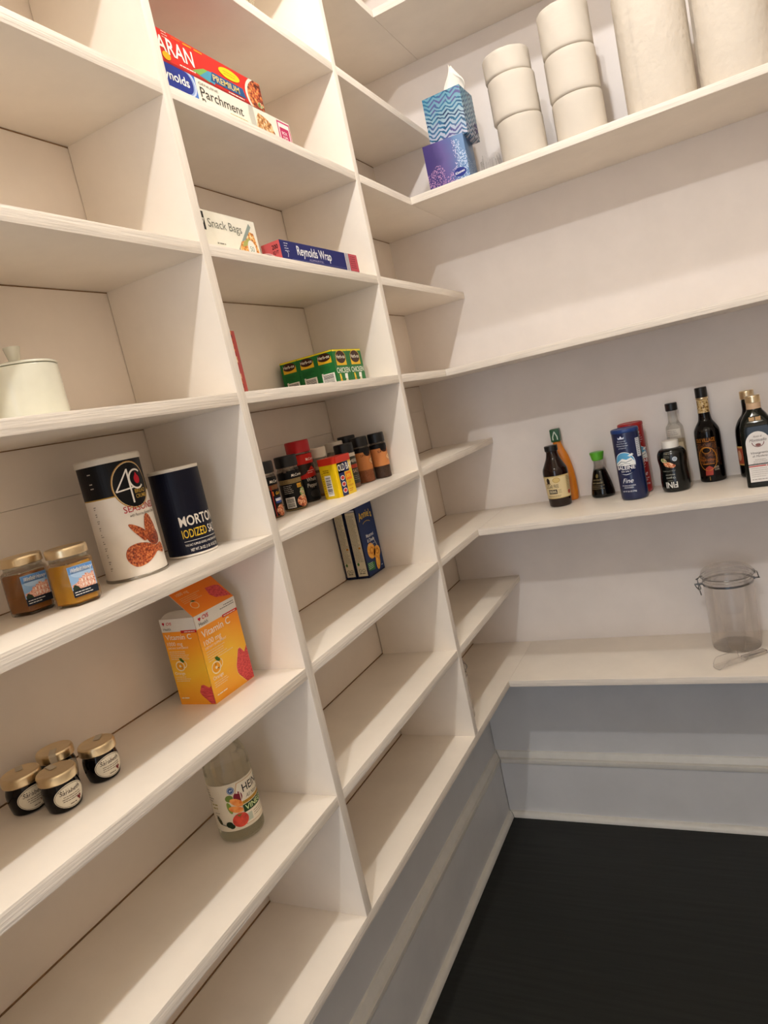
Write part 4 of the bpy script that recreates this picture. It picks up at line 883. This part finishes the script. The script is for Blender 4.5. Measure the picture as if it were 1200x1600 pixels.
z5 = LV[5]
def lab(pr, th, rref):
    RREF[0] = rref; return cylmap(prof_r(pr), math.radians(th))
def bbq():
    t = thing('sauce_bottle', 'dark brown barbecue sauce bottle with cream label, leftmost on the bottle shelf', 'bottle', (.4030, -.0990, z5))
    pr = rnd([(0, .001), (.0285, 0), (.0315, .003), (.0325, .020), (.0350, .075), (.0362, .098), (.0350, .110), (.0270, .126), (.0195, .142), (.0165, .156), (.0165, .163), (0, .163)])
    lathe('glass_body', pr, mat('dark_brown_glass', '#1d0a05', .06, spec=.45), t, 56)
    lathe('cap', rnd([(0, .161), (.0178, .161), (.0190, .163), (.0192, .1755), (.0180, .1775), (0, .1775)]), M_BLACKP, t, 48)
    a = Art(); a.rect(-.062, .026, .062, .092, '#d9c79a', 0); a.rect(-.062, .0885, .062, .092, '#c4ae78', 1); a.rect(-.062, .026, .062, .0285, '#c4ae78', 1)
    a.ell(-.014, .0790, .0055, .0085, '#2e241c', 2); a.poly([(-.021, .070), (-.015, .077), (-.006, .070)], '#2e241c', 2); a.ell(.0110, .0795, .0105, .0075, '#a8843c', 2); a.ell(.0110, .0795, .0092, .0063, '#cfb678', 3)
    a.text('SUGAR FREE', -.0250, .0570, .0105, '#3c2a1c', w=.0400, bold=.01); a.rect(-.0190, .0400, .0090, .0530, '#3a3028', 2); a.text('ORIGINAL', -.0175, .0430, .0075, '#e2d6b4', w=.025, lay=3, bold=.03); a.lines(.012, .050, .010, 3, .004, '#7a6a48', .0012); a.lines(-.025, .0340, .048, 2, .003, '#6a5a3c', .0011); a.text('BBQ', -.024, .068, .0045, '#6a3a1c', w=.010)
    a.rect(.0400, .033, .058, .088, '#c8b586', 1); a.lines(.042, .085, .014, 9, .0045, '#6a5c40', .0012); a.ell(.049, .040, .006, .006, '#a8402c', 2)
    a.build('label', t, lab(pr, -98, .0355), .003)
bbq()
def squeeze():
    t = thing('squeeze_bottle', 'orange squeeze bottle with dark green cap standing behind the barbecue sauce', 'bottle', (.4125, -.0330, z5))
    bm = bmesh.new(); pr = [(0, .001), (.0280, 0), (.0305, .003), (.0315, .020), (.0310, .060), (.0285, .100), (.0235, .135), (.0150, .160), (.0120, .175), (.0120, .180), (0, .180)]
    R = lathebm(bm, rnd(pr), 48, sy=.62)
    for q in R:
        for v in q:
            z = v.co.z; v.co.x += -.004 * (z / .18) ** 2 + .008 * math.sin(PI * min(1, z / .17)) * .3
    mesh('bottle_body', bm, mat('orange_plastic', '#d8801e', .35), t, 50)
    bm = bmesh.new(); boxbm(bm, (-.0175, -.0135, .180), (.0095, .0135, .2180), 0, .003, 3); c = mesh('cap', bm, mat('dark_green_plastic', '#1c5230', .35), t, 40)
    a = Art(); a.stroke([(-.0105, .186), (-.0105, .195), (-.0040, .2110), (.0025, .195), (.0025, .186)], .0030, '#d8e2d4', 1); a.build('printed_mark', c, lambda u, v, o: Vector((u, -.0135 - o, v)))
squeeze()
def soy():
    t = thing('soy_sauce_bottle', 'small soy sauce dispenser with bright green cap and clear neck', 'bottle', (.5180, -.0480, z5))
    pr = rnd([(0, .001), (.0300, 0), (.0335, .004), (.0335, .012), (.0290, .040), (.0210, .070), (.0150, .088), (.0135, .098), (.0140, .108), (.0125, .108)])
    lathe('glass_body', pr, M_GLASS, t, 48, cap=False)
    lathe('soy_sauce', rnd([(0, .0025), (.0300, .0020), (.0322, .006), (.0322, .012), (.0278, .040), (.0198, .070), (.0160, .0810), (0, .0815)]), mat('soy_sauce', '#070302', .06, spec=.35), t, 48)
    bm = bmesh.new(); R = lathebm(bm, rnd([(0, .107), (.0150, .107), (.0165, .110), (.0205, .1290), (.0200, .1310), (.0165, .1320), (0, .1320)]), 24); mesh('cap', bm, mat('bright_green_plastic', '#58b02e', .35), t, 40)
    a = Art(); a.ell(-.004, .064, .0045, .0060, '#7a6a3c', 1); a.text('LESS SODIUM', -.0180, .0510, .0036, '#a08f68', w=.026); a.text('SOY SAUCE', -.0195, .0420, .0042, '#b0a27a', w=.030); a.lines(-.0200, .0365, .036, 3, .0045, '#8a7e60', .0010)
    a.build('printed_label', t, lab(pr, -98, .028), .003)
soy()
def saltcan(label, x, y, r, h, col, dark, th):
    t = thing('salt_shaker_can', label, 'canister', (x, y, z5), 0, 'tall round sea salt canisters')
    pr = rnd([(0, .001), (r - .004, 0), (r - .001, .003), (r, .008), (r, h - .012), (r - .001, h - .010), (r - .001, h - .010)]); lathe('body', pr + [(0, h - .010)], mat('salt_can_' + col[1:], col, .3, coat=.3), t, 56)
    lathe('lid', rnd([(0, h - .011), (r + .0004, h - .011), (r + .0010, h - .008), (r + .0006, h - .002), (r - .002, h), (r - .004, h - .002), (0, h - .002)]), mat('salt_lid_' + dark[1:], dark, .32), t, 56)
    a = Art(); a.poly([(-.008, .168), (-.009, .174), (-.004, .171), (0, .177), (.004, .171), (.009, .174), (.008, .168)], '#cfd8ea', 1)
    for i, (s, w_) in enumerate((('Exclusively', .022), ('natural from our', .030), ('Mediterranean', .030), ('preserve', .020))): a.text(s, 0, .1610 - i * .0062, .0034, '#d8e0ee', w=w_, al='c', slant=.15)
    a.ell(0, .1020, .0285, .0310, '#dfe6ee', 1); a.ell(0, .1020, .0268, .0292, '#5aa6d4', 2); a.ell(0, .1020, .0268, .0292, '#c8dcea', 3, 195, 345)
    a.poly([(-.0260, .103), (-.016, .109), (-.005, .116), (.006, .112), (.018, .117), (.0262, .106), (.0262, .096), (-.0262, .096)], '#e8ecec', 4); a.stroke([(-.022, .100), (-.008, .108), (.004, .105), (.020, .110)], .0016, '#6a7a8c', 5); a.stroke([(-.014, .099), (0, .102), (.014, .100)], .0012, '#6a7a8c', 5)
    a.poly([(.010, .122), (.022, .128), (.026, .124), (.016, .119)], '#e8ecec', 4)
    a.rect(-.0265, .0850, .0265, .0965, col, 5); a.text('BALEINE', 0, .0860, .0095, '#f0f2f4', w=.0500, al='c', bold=.04, lay=6); a.poly([(-.0248, .0850), (.0248, .0850), (.0200, .0790), (.0120, .0745), (0, .0728), (-.0120, .0745), (-.0200, .0790)], col, 5); a.text('SEA SALT', 0, .0785, .0045, '#f0f2f4', w=.0270, al='c', lay=6)
    a.text('Fine', 0, .0490, .0125, '#e8ecf4', w=.0270, al='c', slant=.35); a.text('WITH IODINE AND FLUORIDE', 0, .0400, .0030, '#dfe4ee', w=.038, al='c', bold=.03); a.text('ADDED', 0, .0345, .0030, '#dfe4ee', w=.026, al='c', bold=.03); a.text('NET WT 26.5 OZ (750g)', 0, .0240, .0036, '#dfe4ee', w=.038, al='c', bold=.03)
    a.rect(.037, .115, .052, .165, '#d0d4dc', 1); a.lines(.039, .161, .011, 9, .005, '#3a4258', .0012)
    RREF[0] = r; a.build('printed_label', t, cylmap(r - .00005, math.radians(th)), .003)
saltcan('tall dark blue sea salt canister standing in front of the red one', .6148, -.1410, .0352, .1940, '#0d1c48', '#1a3a78', -104)
saltcan('tall red sea salt canister standing behind the dark blue one', .6225, -.0660, .0330, .1990, '#9c1c20', '#a82226', -60)
def fini():
    t = thing('glaze_bottle', 'black squeeze bottle with white cap and upside-down lettering', 'bottle', (.7195, -.1080, z5))
    pr = rnd([(0, .0012), (.0290, 0), (.0335, .003), (.0360, .012), (.0368, .030), (.0345, .055), (.0345, .070), (.0372, .088), (.0365, .103), (.0310, .1135), (.0215, .118), (0, .118)])
    lathe('bottle_body', pr, mat('black_glossy_plastic', '#0a0c0a', .22), t, 56)
    lathe('cap', rnd([(0, .1165), (.0205, .1165), (.0215, .118), (.0215, .1350), (.0200, .1372), (0, .1372)]), mat('white_plastic_cap', '#eceae4', .4), t, 48)
    a = Art(); q = dict(rot=180)
    a.text('FINI', .0165, .0290, .0155, '#dcdcd6', w=.030, bold=.05, **q); a.lines(0, .0325, .020, 1, .003, '#9a9c90', .0010, al='c'); a.text('Organic', .0140, .0425, .0048, '#b8bab0', w=.024, slant=.3, **q); a.text('balsamic', .0130, .0500, .0036, '#a8aaa0', w=.024, slant=.3, **q)
    a.text('glaze of Modena', .0160, .0600, .0028, '#9a9c90', w=.034, slant=.2, **q)
    a.ell(-.010, .0880, .0085, .0060, 'veg', 2, rot=-30); a.ell(.001, .0760, .0135, .0070, 'meat', 2, rot=-15); a.ell(.010, .0720, .0080, .0050, 'meat', 3); a.ell(.0180, .0900, .0060, .0060, '#c8d2dc', 3); a.ell(.018, .0900, .0045, .0045, '#9aa6b4', 4)
    a.lines(0, .1080, .026, 2, .004, '#8c8e84', .0014, al='c'); a.lines(-.002, .0990, .018, 2, .004, '#8c8e84', .0010, al='c')
    a.build('printed_label', t, lab(pr, -106, .0360), .003)
fini()
def clearbottle():
    t = thing('glass_bottle', 'clear square-shouldered glass bottle with black cap behind the white-capped bottle', 'bottle', (.7318, -.0300, z5))
    pr = rnd([(0, .0012), (.0200, 0), (.0232, .003), (.0232, .150), (.0222, .163), (.0160, .172), (.0128, .180), (.0122, .208), (.0120, .210)]); lathe('glass_body', pr, M_GLASS, t, 48, cap=False)
    lathe('contents', rnd([(0, .003), (.0205, .003), (.0215, .006), (.0215, .128), (0, .129)]), clear('pale_liquid', (.95, .92, .84), .2, 1.1), t, 40)
    lathe('cap', rnd([(0, .208), (.0152, .208), (.0158, .210), (.0158, .2275), (.0148, .2290), (0, .2290)]), M_BLACKP, t, 40)
    a = Art(); a.rect(-.020, .139, .018, .158, '#d8d4cc', 0); a.lines(-.017, .153, .030, 3, .005, '#9a948c', .0013); a.rect(-.020, .020, .022, .120, '#c9bda4', 0); a.build('label', t, lab(pr, -95, .0232), .003)
clearbottle()
def darkbottle():
    t = thing('syrup_bottle', 'tall black bottle with gold foil neck and an orange and gold label', 'bottle', (.8105, -.0365, z5))
    pr = rnd([(0, .0012), (.0300, 0), (.0326, .003), (.0328, .128), (.0315, .142), (.0240, .156), (.0172, .166), (.0150, .180), (.0138, .215), (.0134, .228), (0, .228)])
    lathe('glass_body', pr, mat('black_glass', '#070403', .05, spec=.35), t, 56)
    lathe('neck_foil', [(.0155, .1880), (.0148, .190), (.0143, .2150), (.0143, .2270), (.0138, .2280)], picture('gold_foil_print', [(.40, '#6a4a20'), (.5, '#c8a868'), (.58, '#e0cca0'), (.66, '#8a6a3c')], 130, .25), t, 48, cap=False)
    lathe('gold_ring', rnd([(.0150, .2240), (.0158, .2248), (.0158, .2285), (.0150, .2290)]), M_GOLDLID, t, 48, cap=False)
    lathe('cap', rnd([(0, .2285), (.0148, .2285), (.0152, .2300), (.0152, .2540), (.0142, .2560), (0, .2560)]), M_BLACKP, t, 40)
    a = Art(); a.rect(-.0270, .016, .0270, .1230, 'goldart', 0); a.rect(-.0270, .108, .0270, .123, '#1c0f08', 1); a.text('OLE VILLAGE', 0, .1110, .0100, '#b87424', w=.050, al='c', bold=.03); a.ell(0, .088, .011, .008, '#1a0d06', 2); a.ring(0, .088, .011, .008, .0012, '#c8882c', 3)
    a.ring(0, .065, .024, .033, .0016, '#c8882c', 2); a.text('black walnut', 0, .0600, .0046, '#c87838', w=.036, al='c', slant=.2); a.rect(-.0270, .016, .0270, .0520, '#180c0a', 1); a.poly([(-.010, .020), (.009, .020), (.011, .040), (.002, .046), (-.008, .040)], '#b0483c', 2); a.rect(-.014, .050, .016, .0515, '#d8882c', 2)
    a.text('OLD', .014, .0375, .0050, '#d8cdb8', w=.011, rot=6); a.text('TYME', .014, .0310, .0040, '#d8cdb8', w=.012, rot=6); a.stroke([(0, .006), (0, .016)], .0012, '#b08a4c', 1)
    a.build('label', t, lab(pr, -103, .0328), .003)
darkbottle()
def goldcap():
    t = thing('liqueur_bottle', 'round dark bottle with gold screw cap behind the olive oil bottle', 'bottle', (.9165, -.0450, z5))
    pr = rnd([(0, .0012), (.0360, 0), (.0395, .004), (.0400, .110), (.0380, .132), (.0290, .152), (.0185, .164), (.0150, .175), (.0150, .205), (0, .205)])
    lathe('glass_body', pr, mat('black_glass', '#070403', .05, spec=.35), t, 56)
    lathe('cap', rnd([(0, .2040), (.0165, .2040), (.0172, .2055), (.0172, .2235), (.0162, .2255), (0, .2255)]), M_GOLDLID, t, 40)
    a = Art(); a.rect(-.050, .034, .050, .085, '#a84c34', 0); a.rect(-.050, .080, .050, .085, '#caa05a', 1); a.rect(-.050, .034, .050, .038, '#caa05a', 1); a.ell(-.036, .060, .008, .014, '#d8a888', 1); a.ell(.036, .060, .008, .014, '#d8a888', 1); a.build('label', t, lab(pr, -103, .0400), .003)
goldcap()
def oliveoil():
    t = thing('olive_oil_bottle', 'square dark green bottle with arched white label and a cream neck band', 'bottle', (.9235, -.1880, z5), math.radians(-4))
    bm = bmesh.new(); s = .0355
    def ringq(h, z, rad, n=10):
        out = []
        for cx, cy, a0 in ((1, 1, 0), (-1, 1, 90), (-1, -1, 180), (1, -1, 270)):
            for i in range(n + 1):
                a = math.radians(a0 + 90 * i / n); out.append(bm.verts.new((cx * (h - rad) + rad * math.cos(a), cy * (h - rad) + rad * math.sin(a), z)))
        return out
    prof = [(.0325, 0, .008), (.0352, .002, .009), (s, .005, .009), (s, .140, .009), (.0350, .150, .011), (.0315, .163, .016), (.0240, .176, .018), (.0180, .184, .0172), (.0152, .191, .0150), (.0148, .215, .0146)]
    R = [ringq(*p) for p in prof]
    for A, B in zip(R, R[1:]):
        for i in range(len(A)): bm.faces.new((A[i], A[(i + 1) % len(A)], B[(i + 1) % len(B)], B[i]))
    bm.faces.new(R[0]); bm.faces.new(R[-1]); mesh('glass_body', bm, mat('very_dark_green_glass', '#070c07', .07, spec=.35), t, 50)
    lathe('neck_band', [(.0160, .1890), (.0160, .2040)], mat('cream_paper_band', '#c8a888', .5), t, 40, cap=False)
    lathe('cap', rnd([(0, .2035), (.0160, .2035), (.0168, .2050), (.0166, .2200), (.0155, .2215), (0, .2215)]), M_GOLDLID, t, 40)
    F = -s; a = Art(); W = .0265
    pts = [(-W, .014), (W, .014), (W, .108)] + [(W * math.cos(PI * i / 24), .108 + .0290 * math.sin(PI * i / 24)) for i in range(1, 24)] + [(-W, .108)]
    a.poly(pts, '#e2dfdc', 0); a.text('Aceto di', 0, .1230, .0048, '#6a5a54', w=.018, al='c', slant=.3); a.text('Monticello', 0, .1130, .0070, '#5c4a46', w=.036, al='c', slant=.3); a.ring(0, .1110, .0135, .0120, .0016, '#7a4a48', 2, 30, 180, 360); a.ell(0, .1045, .0060, .0035, '#8a5a54', 2)
    a.text('Vinaigrette', 0, .0830, .0052, '#5a5250', w=.040, al='c', slant=.35); a.text('di Modena', 0, .0750, .0048, '#5a5250', w=.032, al='c', slant=.35); a.lines(0, .0680, .034, 3, .0040, '#8a8482', .0010, al='c')
    a.rect(-W, .0560, W, .0585, '#2a2c2a', 1); a.rect(-W, .0515, W * .4, .0545, '#b8504c', 2); a.poly([(W * .4, .0530), (W, .0580), (W, .0450)], '#c04440', 2); a.lines(-W + .004, .0470, .045, 5, .0050, '#a8a29e', .0010); a.lines(-W + .004, .0195, .045, 1, .0050, '#8a8482', .0016)
    a.build('label', t, lambda u, v, o: Vector((u, F - o, v)))
    b = Art(); b.rect(-.0125, .1630, .0125, .1720, '#a8875c', 0); b.rect(-.0012, .1630, .0012, .1720, '#2a1c10', 1)
    b.build('shoulder_label', t, lambda u, v, o: Vector((u, -(.0318 - (v - .1630) * .74) - o - .0008, v)))
oliveoil()

def clampjar(name, label, x, y, r, h, rz, metal_only=False):
    t = thing(name, label, 'jar', (x, y, LV[7]), math.radians(rz), 'clear clamp-lid jars'); k = r / .0625; hb = h - .030
    bm = bmesh.new(); lathebm(bm, [(0, .0035), (r - .0048, .0035), (r - .0030, .006), (r - .0024, hb - .001), (r - .0012, hb), (r, hb - .001), (r, hb - .006), (r - .0006, .006), (r - .003, .0008), (r - .006, 0), (0, 0)], 72, cap=False); tubebm(bm, [((r - .0012) * math.cos(2 * PI * i / 60), (r - .0012) * math.sin(2 * PI * i / 60), hb) for i in range(60)], .0012, 6, 1, True); tubebm(bm, [((r - .0045) * math.cos(2 * PI * i / 60), (r - .0045) * math.sin(2 * PI * i / 60), .0014) for i in range(60)], .0011, 6, 1, True); mesh('jar_body', bm, [M_ACRYL, M_ACEDGE], t, 40)
    ld = lathe('lid', rnd([(0, h), (r - .010, h), (r - .002, h - .004), (r + .002, h - .010), (r + .003, h - .016), (r + .0025, h - .022), (r - .0035, h - .0245), (r - .006, h - .021), (r - .010, h - .0035), (0, h - .003)]), M_ACRYL, t, 72, cap=False)
    def ringtube(nm, z, rr, rt, par):
        bm = bmesh.new(); tubebm(bm, [(rr * math.cos(2 * PI * i / 72), rr * math.sin(2 * PI * i / 72), z) for i in range(72)], rt, 8, closed=True); return mesh(nm, bm, M_STEEL, par, 60)
    ringtube('lid_wire', h - .0205, r + .0040, .0011, ld)
    bm = bmesh.new(); lathebm(bm, [(r + .0006, hb - .0130), (r + .0014, hb - .0130), (r + .0014, hb - .0075), (r + .0006, hb - .0075)], 72, cap=False); mesh('steel_band', bm, M_STEEL, t, 40)
    R_ = r + .0014; zb = hb - .010
    bm = bmesh.new()       # clamp on the -x side: bracket, lever plate, bail wire, hanging tail
    boxbm(bm, (-R_ - .012, -.005, zb - .0015), (-R_ + .001, .005, zb + .0025), 0, .0008)
    boxbm(bm, (-R_ - .0195, -.006, zb - .0005), (-R_ - .0100, .006, zb + .0012), 0, .0005)
    tubebm(bm, [(-R_ - .019, .004, zb), (-R_ - .0155, .004, zb - .008), (-R_ - .0105, .004, zb - .0155), (-R_ - .0065, .004, zb - .0155), (-R_ - .0050, .004, zb - .012), (-R_ - .0075, .004, zb)], .0011, 8)
    tubebm(bm, [(-R_ - .019, -.004, zb), (-R_ - .0155, -.004, zb - .008), (-R_ - .0105, -.004, zb - .0155), (-R_ - .0065, -.004, zb - .0155), (-R_ - .0050, -.004, zb - .012), (-R_ - .0075, -.004, zb)], .0011, 8)
    tubebm(bm, [(-R_ - .0100, -.0055, zb - .0145), (-R_ - .0095, -.0045, zb - .004), (-R_ - .0105, -.003, zb + .0150), (-R_ - .0030, -.003, h - .0190), (-R_ + .004, -.003, h - .0180)], .0012, 8)
    tubebm(bm, [(-R_ - .0100, .0055, zb - .0145), (-R_ - .0095, .0045, zb - .004), (-R_ - .0105, .003, zb + .0150), (-R_ - .0030, .003, h - .0190), (-R_ + .004, .003, h - .0180)], .0012, 8)
    tubebm(bm, [(-R_ - .0145, -.004, zb + .0150), (-R_ - .0065, .004, zb + .0160)], .0016, 8); tubebm(bm, [(-R_ - .0100, 0, zb - .0155), (-R_ - .0080, 0, zb - .0230)], .0009, 6); tubebm(bm, [(-R_ - .0082, 0, zb - .0190), (-R_ - .0062, 0, zb - .0325)], .0017, 6)
    mesh('clamp', bm, M_STEEL, t, 50)
    bm = bmesh.new()       # hinge on the +x side
    boxbm(bm, (R_ - .001, -.006, zb - .002), (R_ + .003, .006, zb + .004), 0, .0008); boxbm(bm, (R_ + .002, -.005, zb - .0005), (R_ + .0150, .005, zb + .0012), 0, .0005)
    for s in (-1, 1): tubebm(bm, [(R_ - .002, s * .004, h - .019), (R_ + .003, s * .004, h - .0150), (R_ + .0060, s * .004, h - .0205), (R_ + .0045, s * .004, h - .027), (R_ + .0100, s * .004, h - .0225), (R_ + .0130, s * .004, zb)], .0010, 8)
    mesh('hinge', bm, M_STEEL, t, 50)
clampjar('storage_jar', 'large clear acrylic storage jar with steel clamp lid on the lowest back shelf', .8072, -.0985, .0625, .2256, 8)
clampjar('storage_jar', 'clear jar behind the second upright with only its steel clamp showing', .1305, -.5270, .0470, .1600, 146)

def scoop():
    t = thing('plastic_scoop', 'clear plastic scoop lying in front of the clear storage jar', 'scoop', (.7560, -.2560, LV[7]), math.radians(40))
    L, W, H = .082, .044, .020; bm = bmesh.new(); nx, na = 14, 14; th = .0014
    def pt(s, a, o):   # s along, a -1..1 across the trough
        taper = 1.0 if s > .28 else (.35 + .65 * math.sin(s / .28 * PI / 2)); c = a * math.radians(96) * taper
        rx = (W / 2 - o) * (1 - .12 * s); rz = (H - o * .9)
        return Vector((s * L, rx * math.sin(c), H - rz * math.cos(c) + .0004))
    grids = []
    for o in (0, th):
        g = [[bm.verts.new(pt(i / nx, -1 + 2 * j / na, o)) for j in range(na + 1)] for i in range(nx + 1)]; grids.append(g)
        for i in range(nx):
            for j in range(na): bm.faces.new((g[i][j], g[i + 1][j], g[i + 1][j + 1], g[i][j + 1]))
    a, b = grids
    for i in range(nx):
        for j in (0, na): bm.faces.new((a[i][j], a[i + 1][j], b[i + 1][j], b[i][j]))
    for j in range(na):
        for i in (0, nx): bm.faces.new((a[i][j], a[i][j + 1], b[i][j + 1], b[i][j]))
    e = [bm.verts.new(pt(1, -1 + 2 * j / na, 0) + Vector((.0008, 0, 0))) for j in range(na + 1)]; bm.faces.new(e)
    for g in grids[:1]:
        tubebm(bm, [g[i][0].co.copy() for i in range(nx + 1)], .0008, 6, 1); tubebm(bm, [g[i][na].co.copy() for i in range(nx + 1)], .0008, 6, 1); tubebm(bm, [v.co.copy() for v in g[nx]], .0007, 6, 1); tubebm(bm, [v.co.copy() for v in g[0]], .0009, 6, 1)
    mesh('scoop_bowl', bm, [M_ACRYL, M_ACEDGE], t, 50)
    bm = bmesh.new(); boxbm(bm, (L, -.0085, .0085), (L + .070, .0085, .0105), 0, .0006); boxbm(bm, (L, -.0085, .0030), (L + .070, -.0070, .0090), 0, .0004); boxbm(bm, (L, .0070, .0030), (L + .070, .0085, .0090), 0, .0004); boxbm(bm, (L + .0685, -.0085, .0030), (L + .070, .0085, .0090), 0, .0004)
    mesh('handle', bm, M_ACEDGE, t, 40)
scoop()
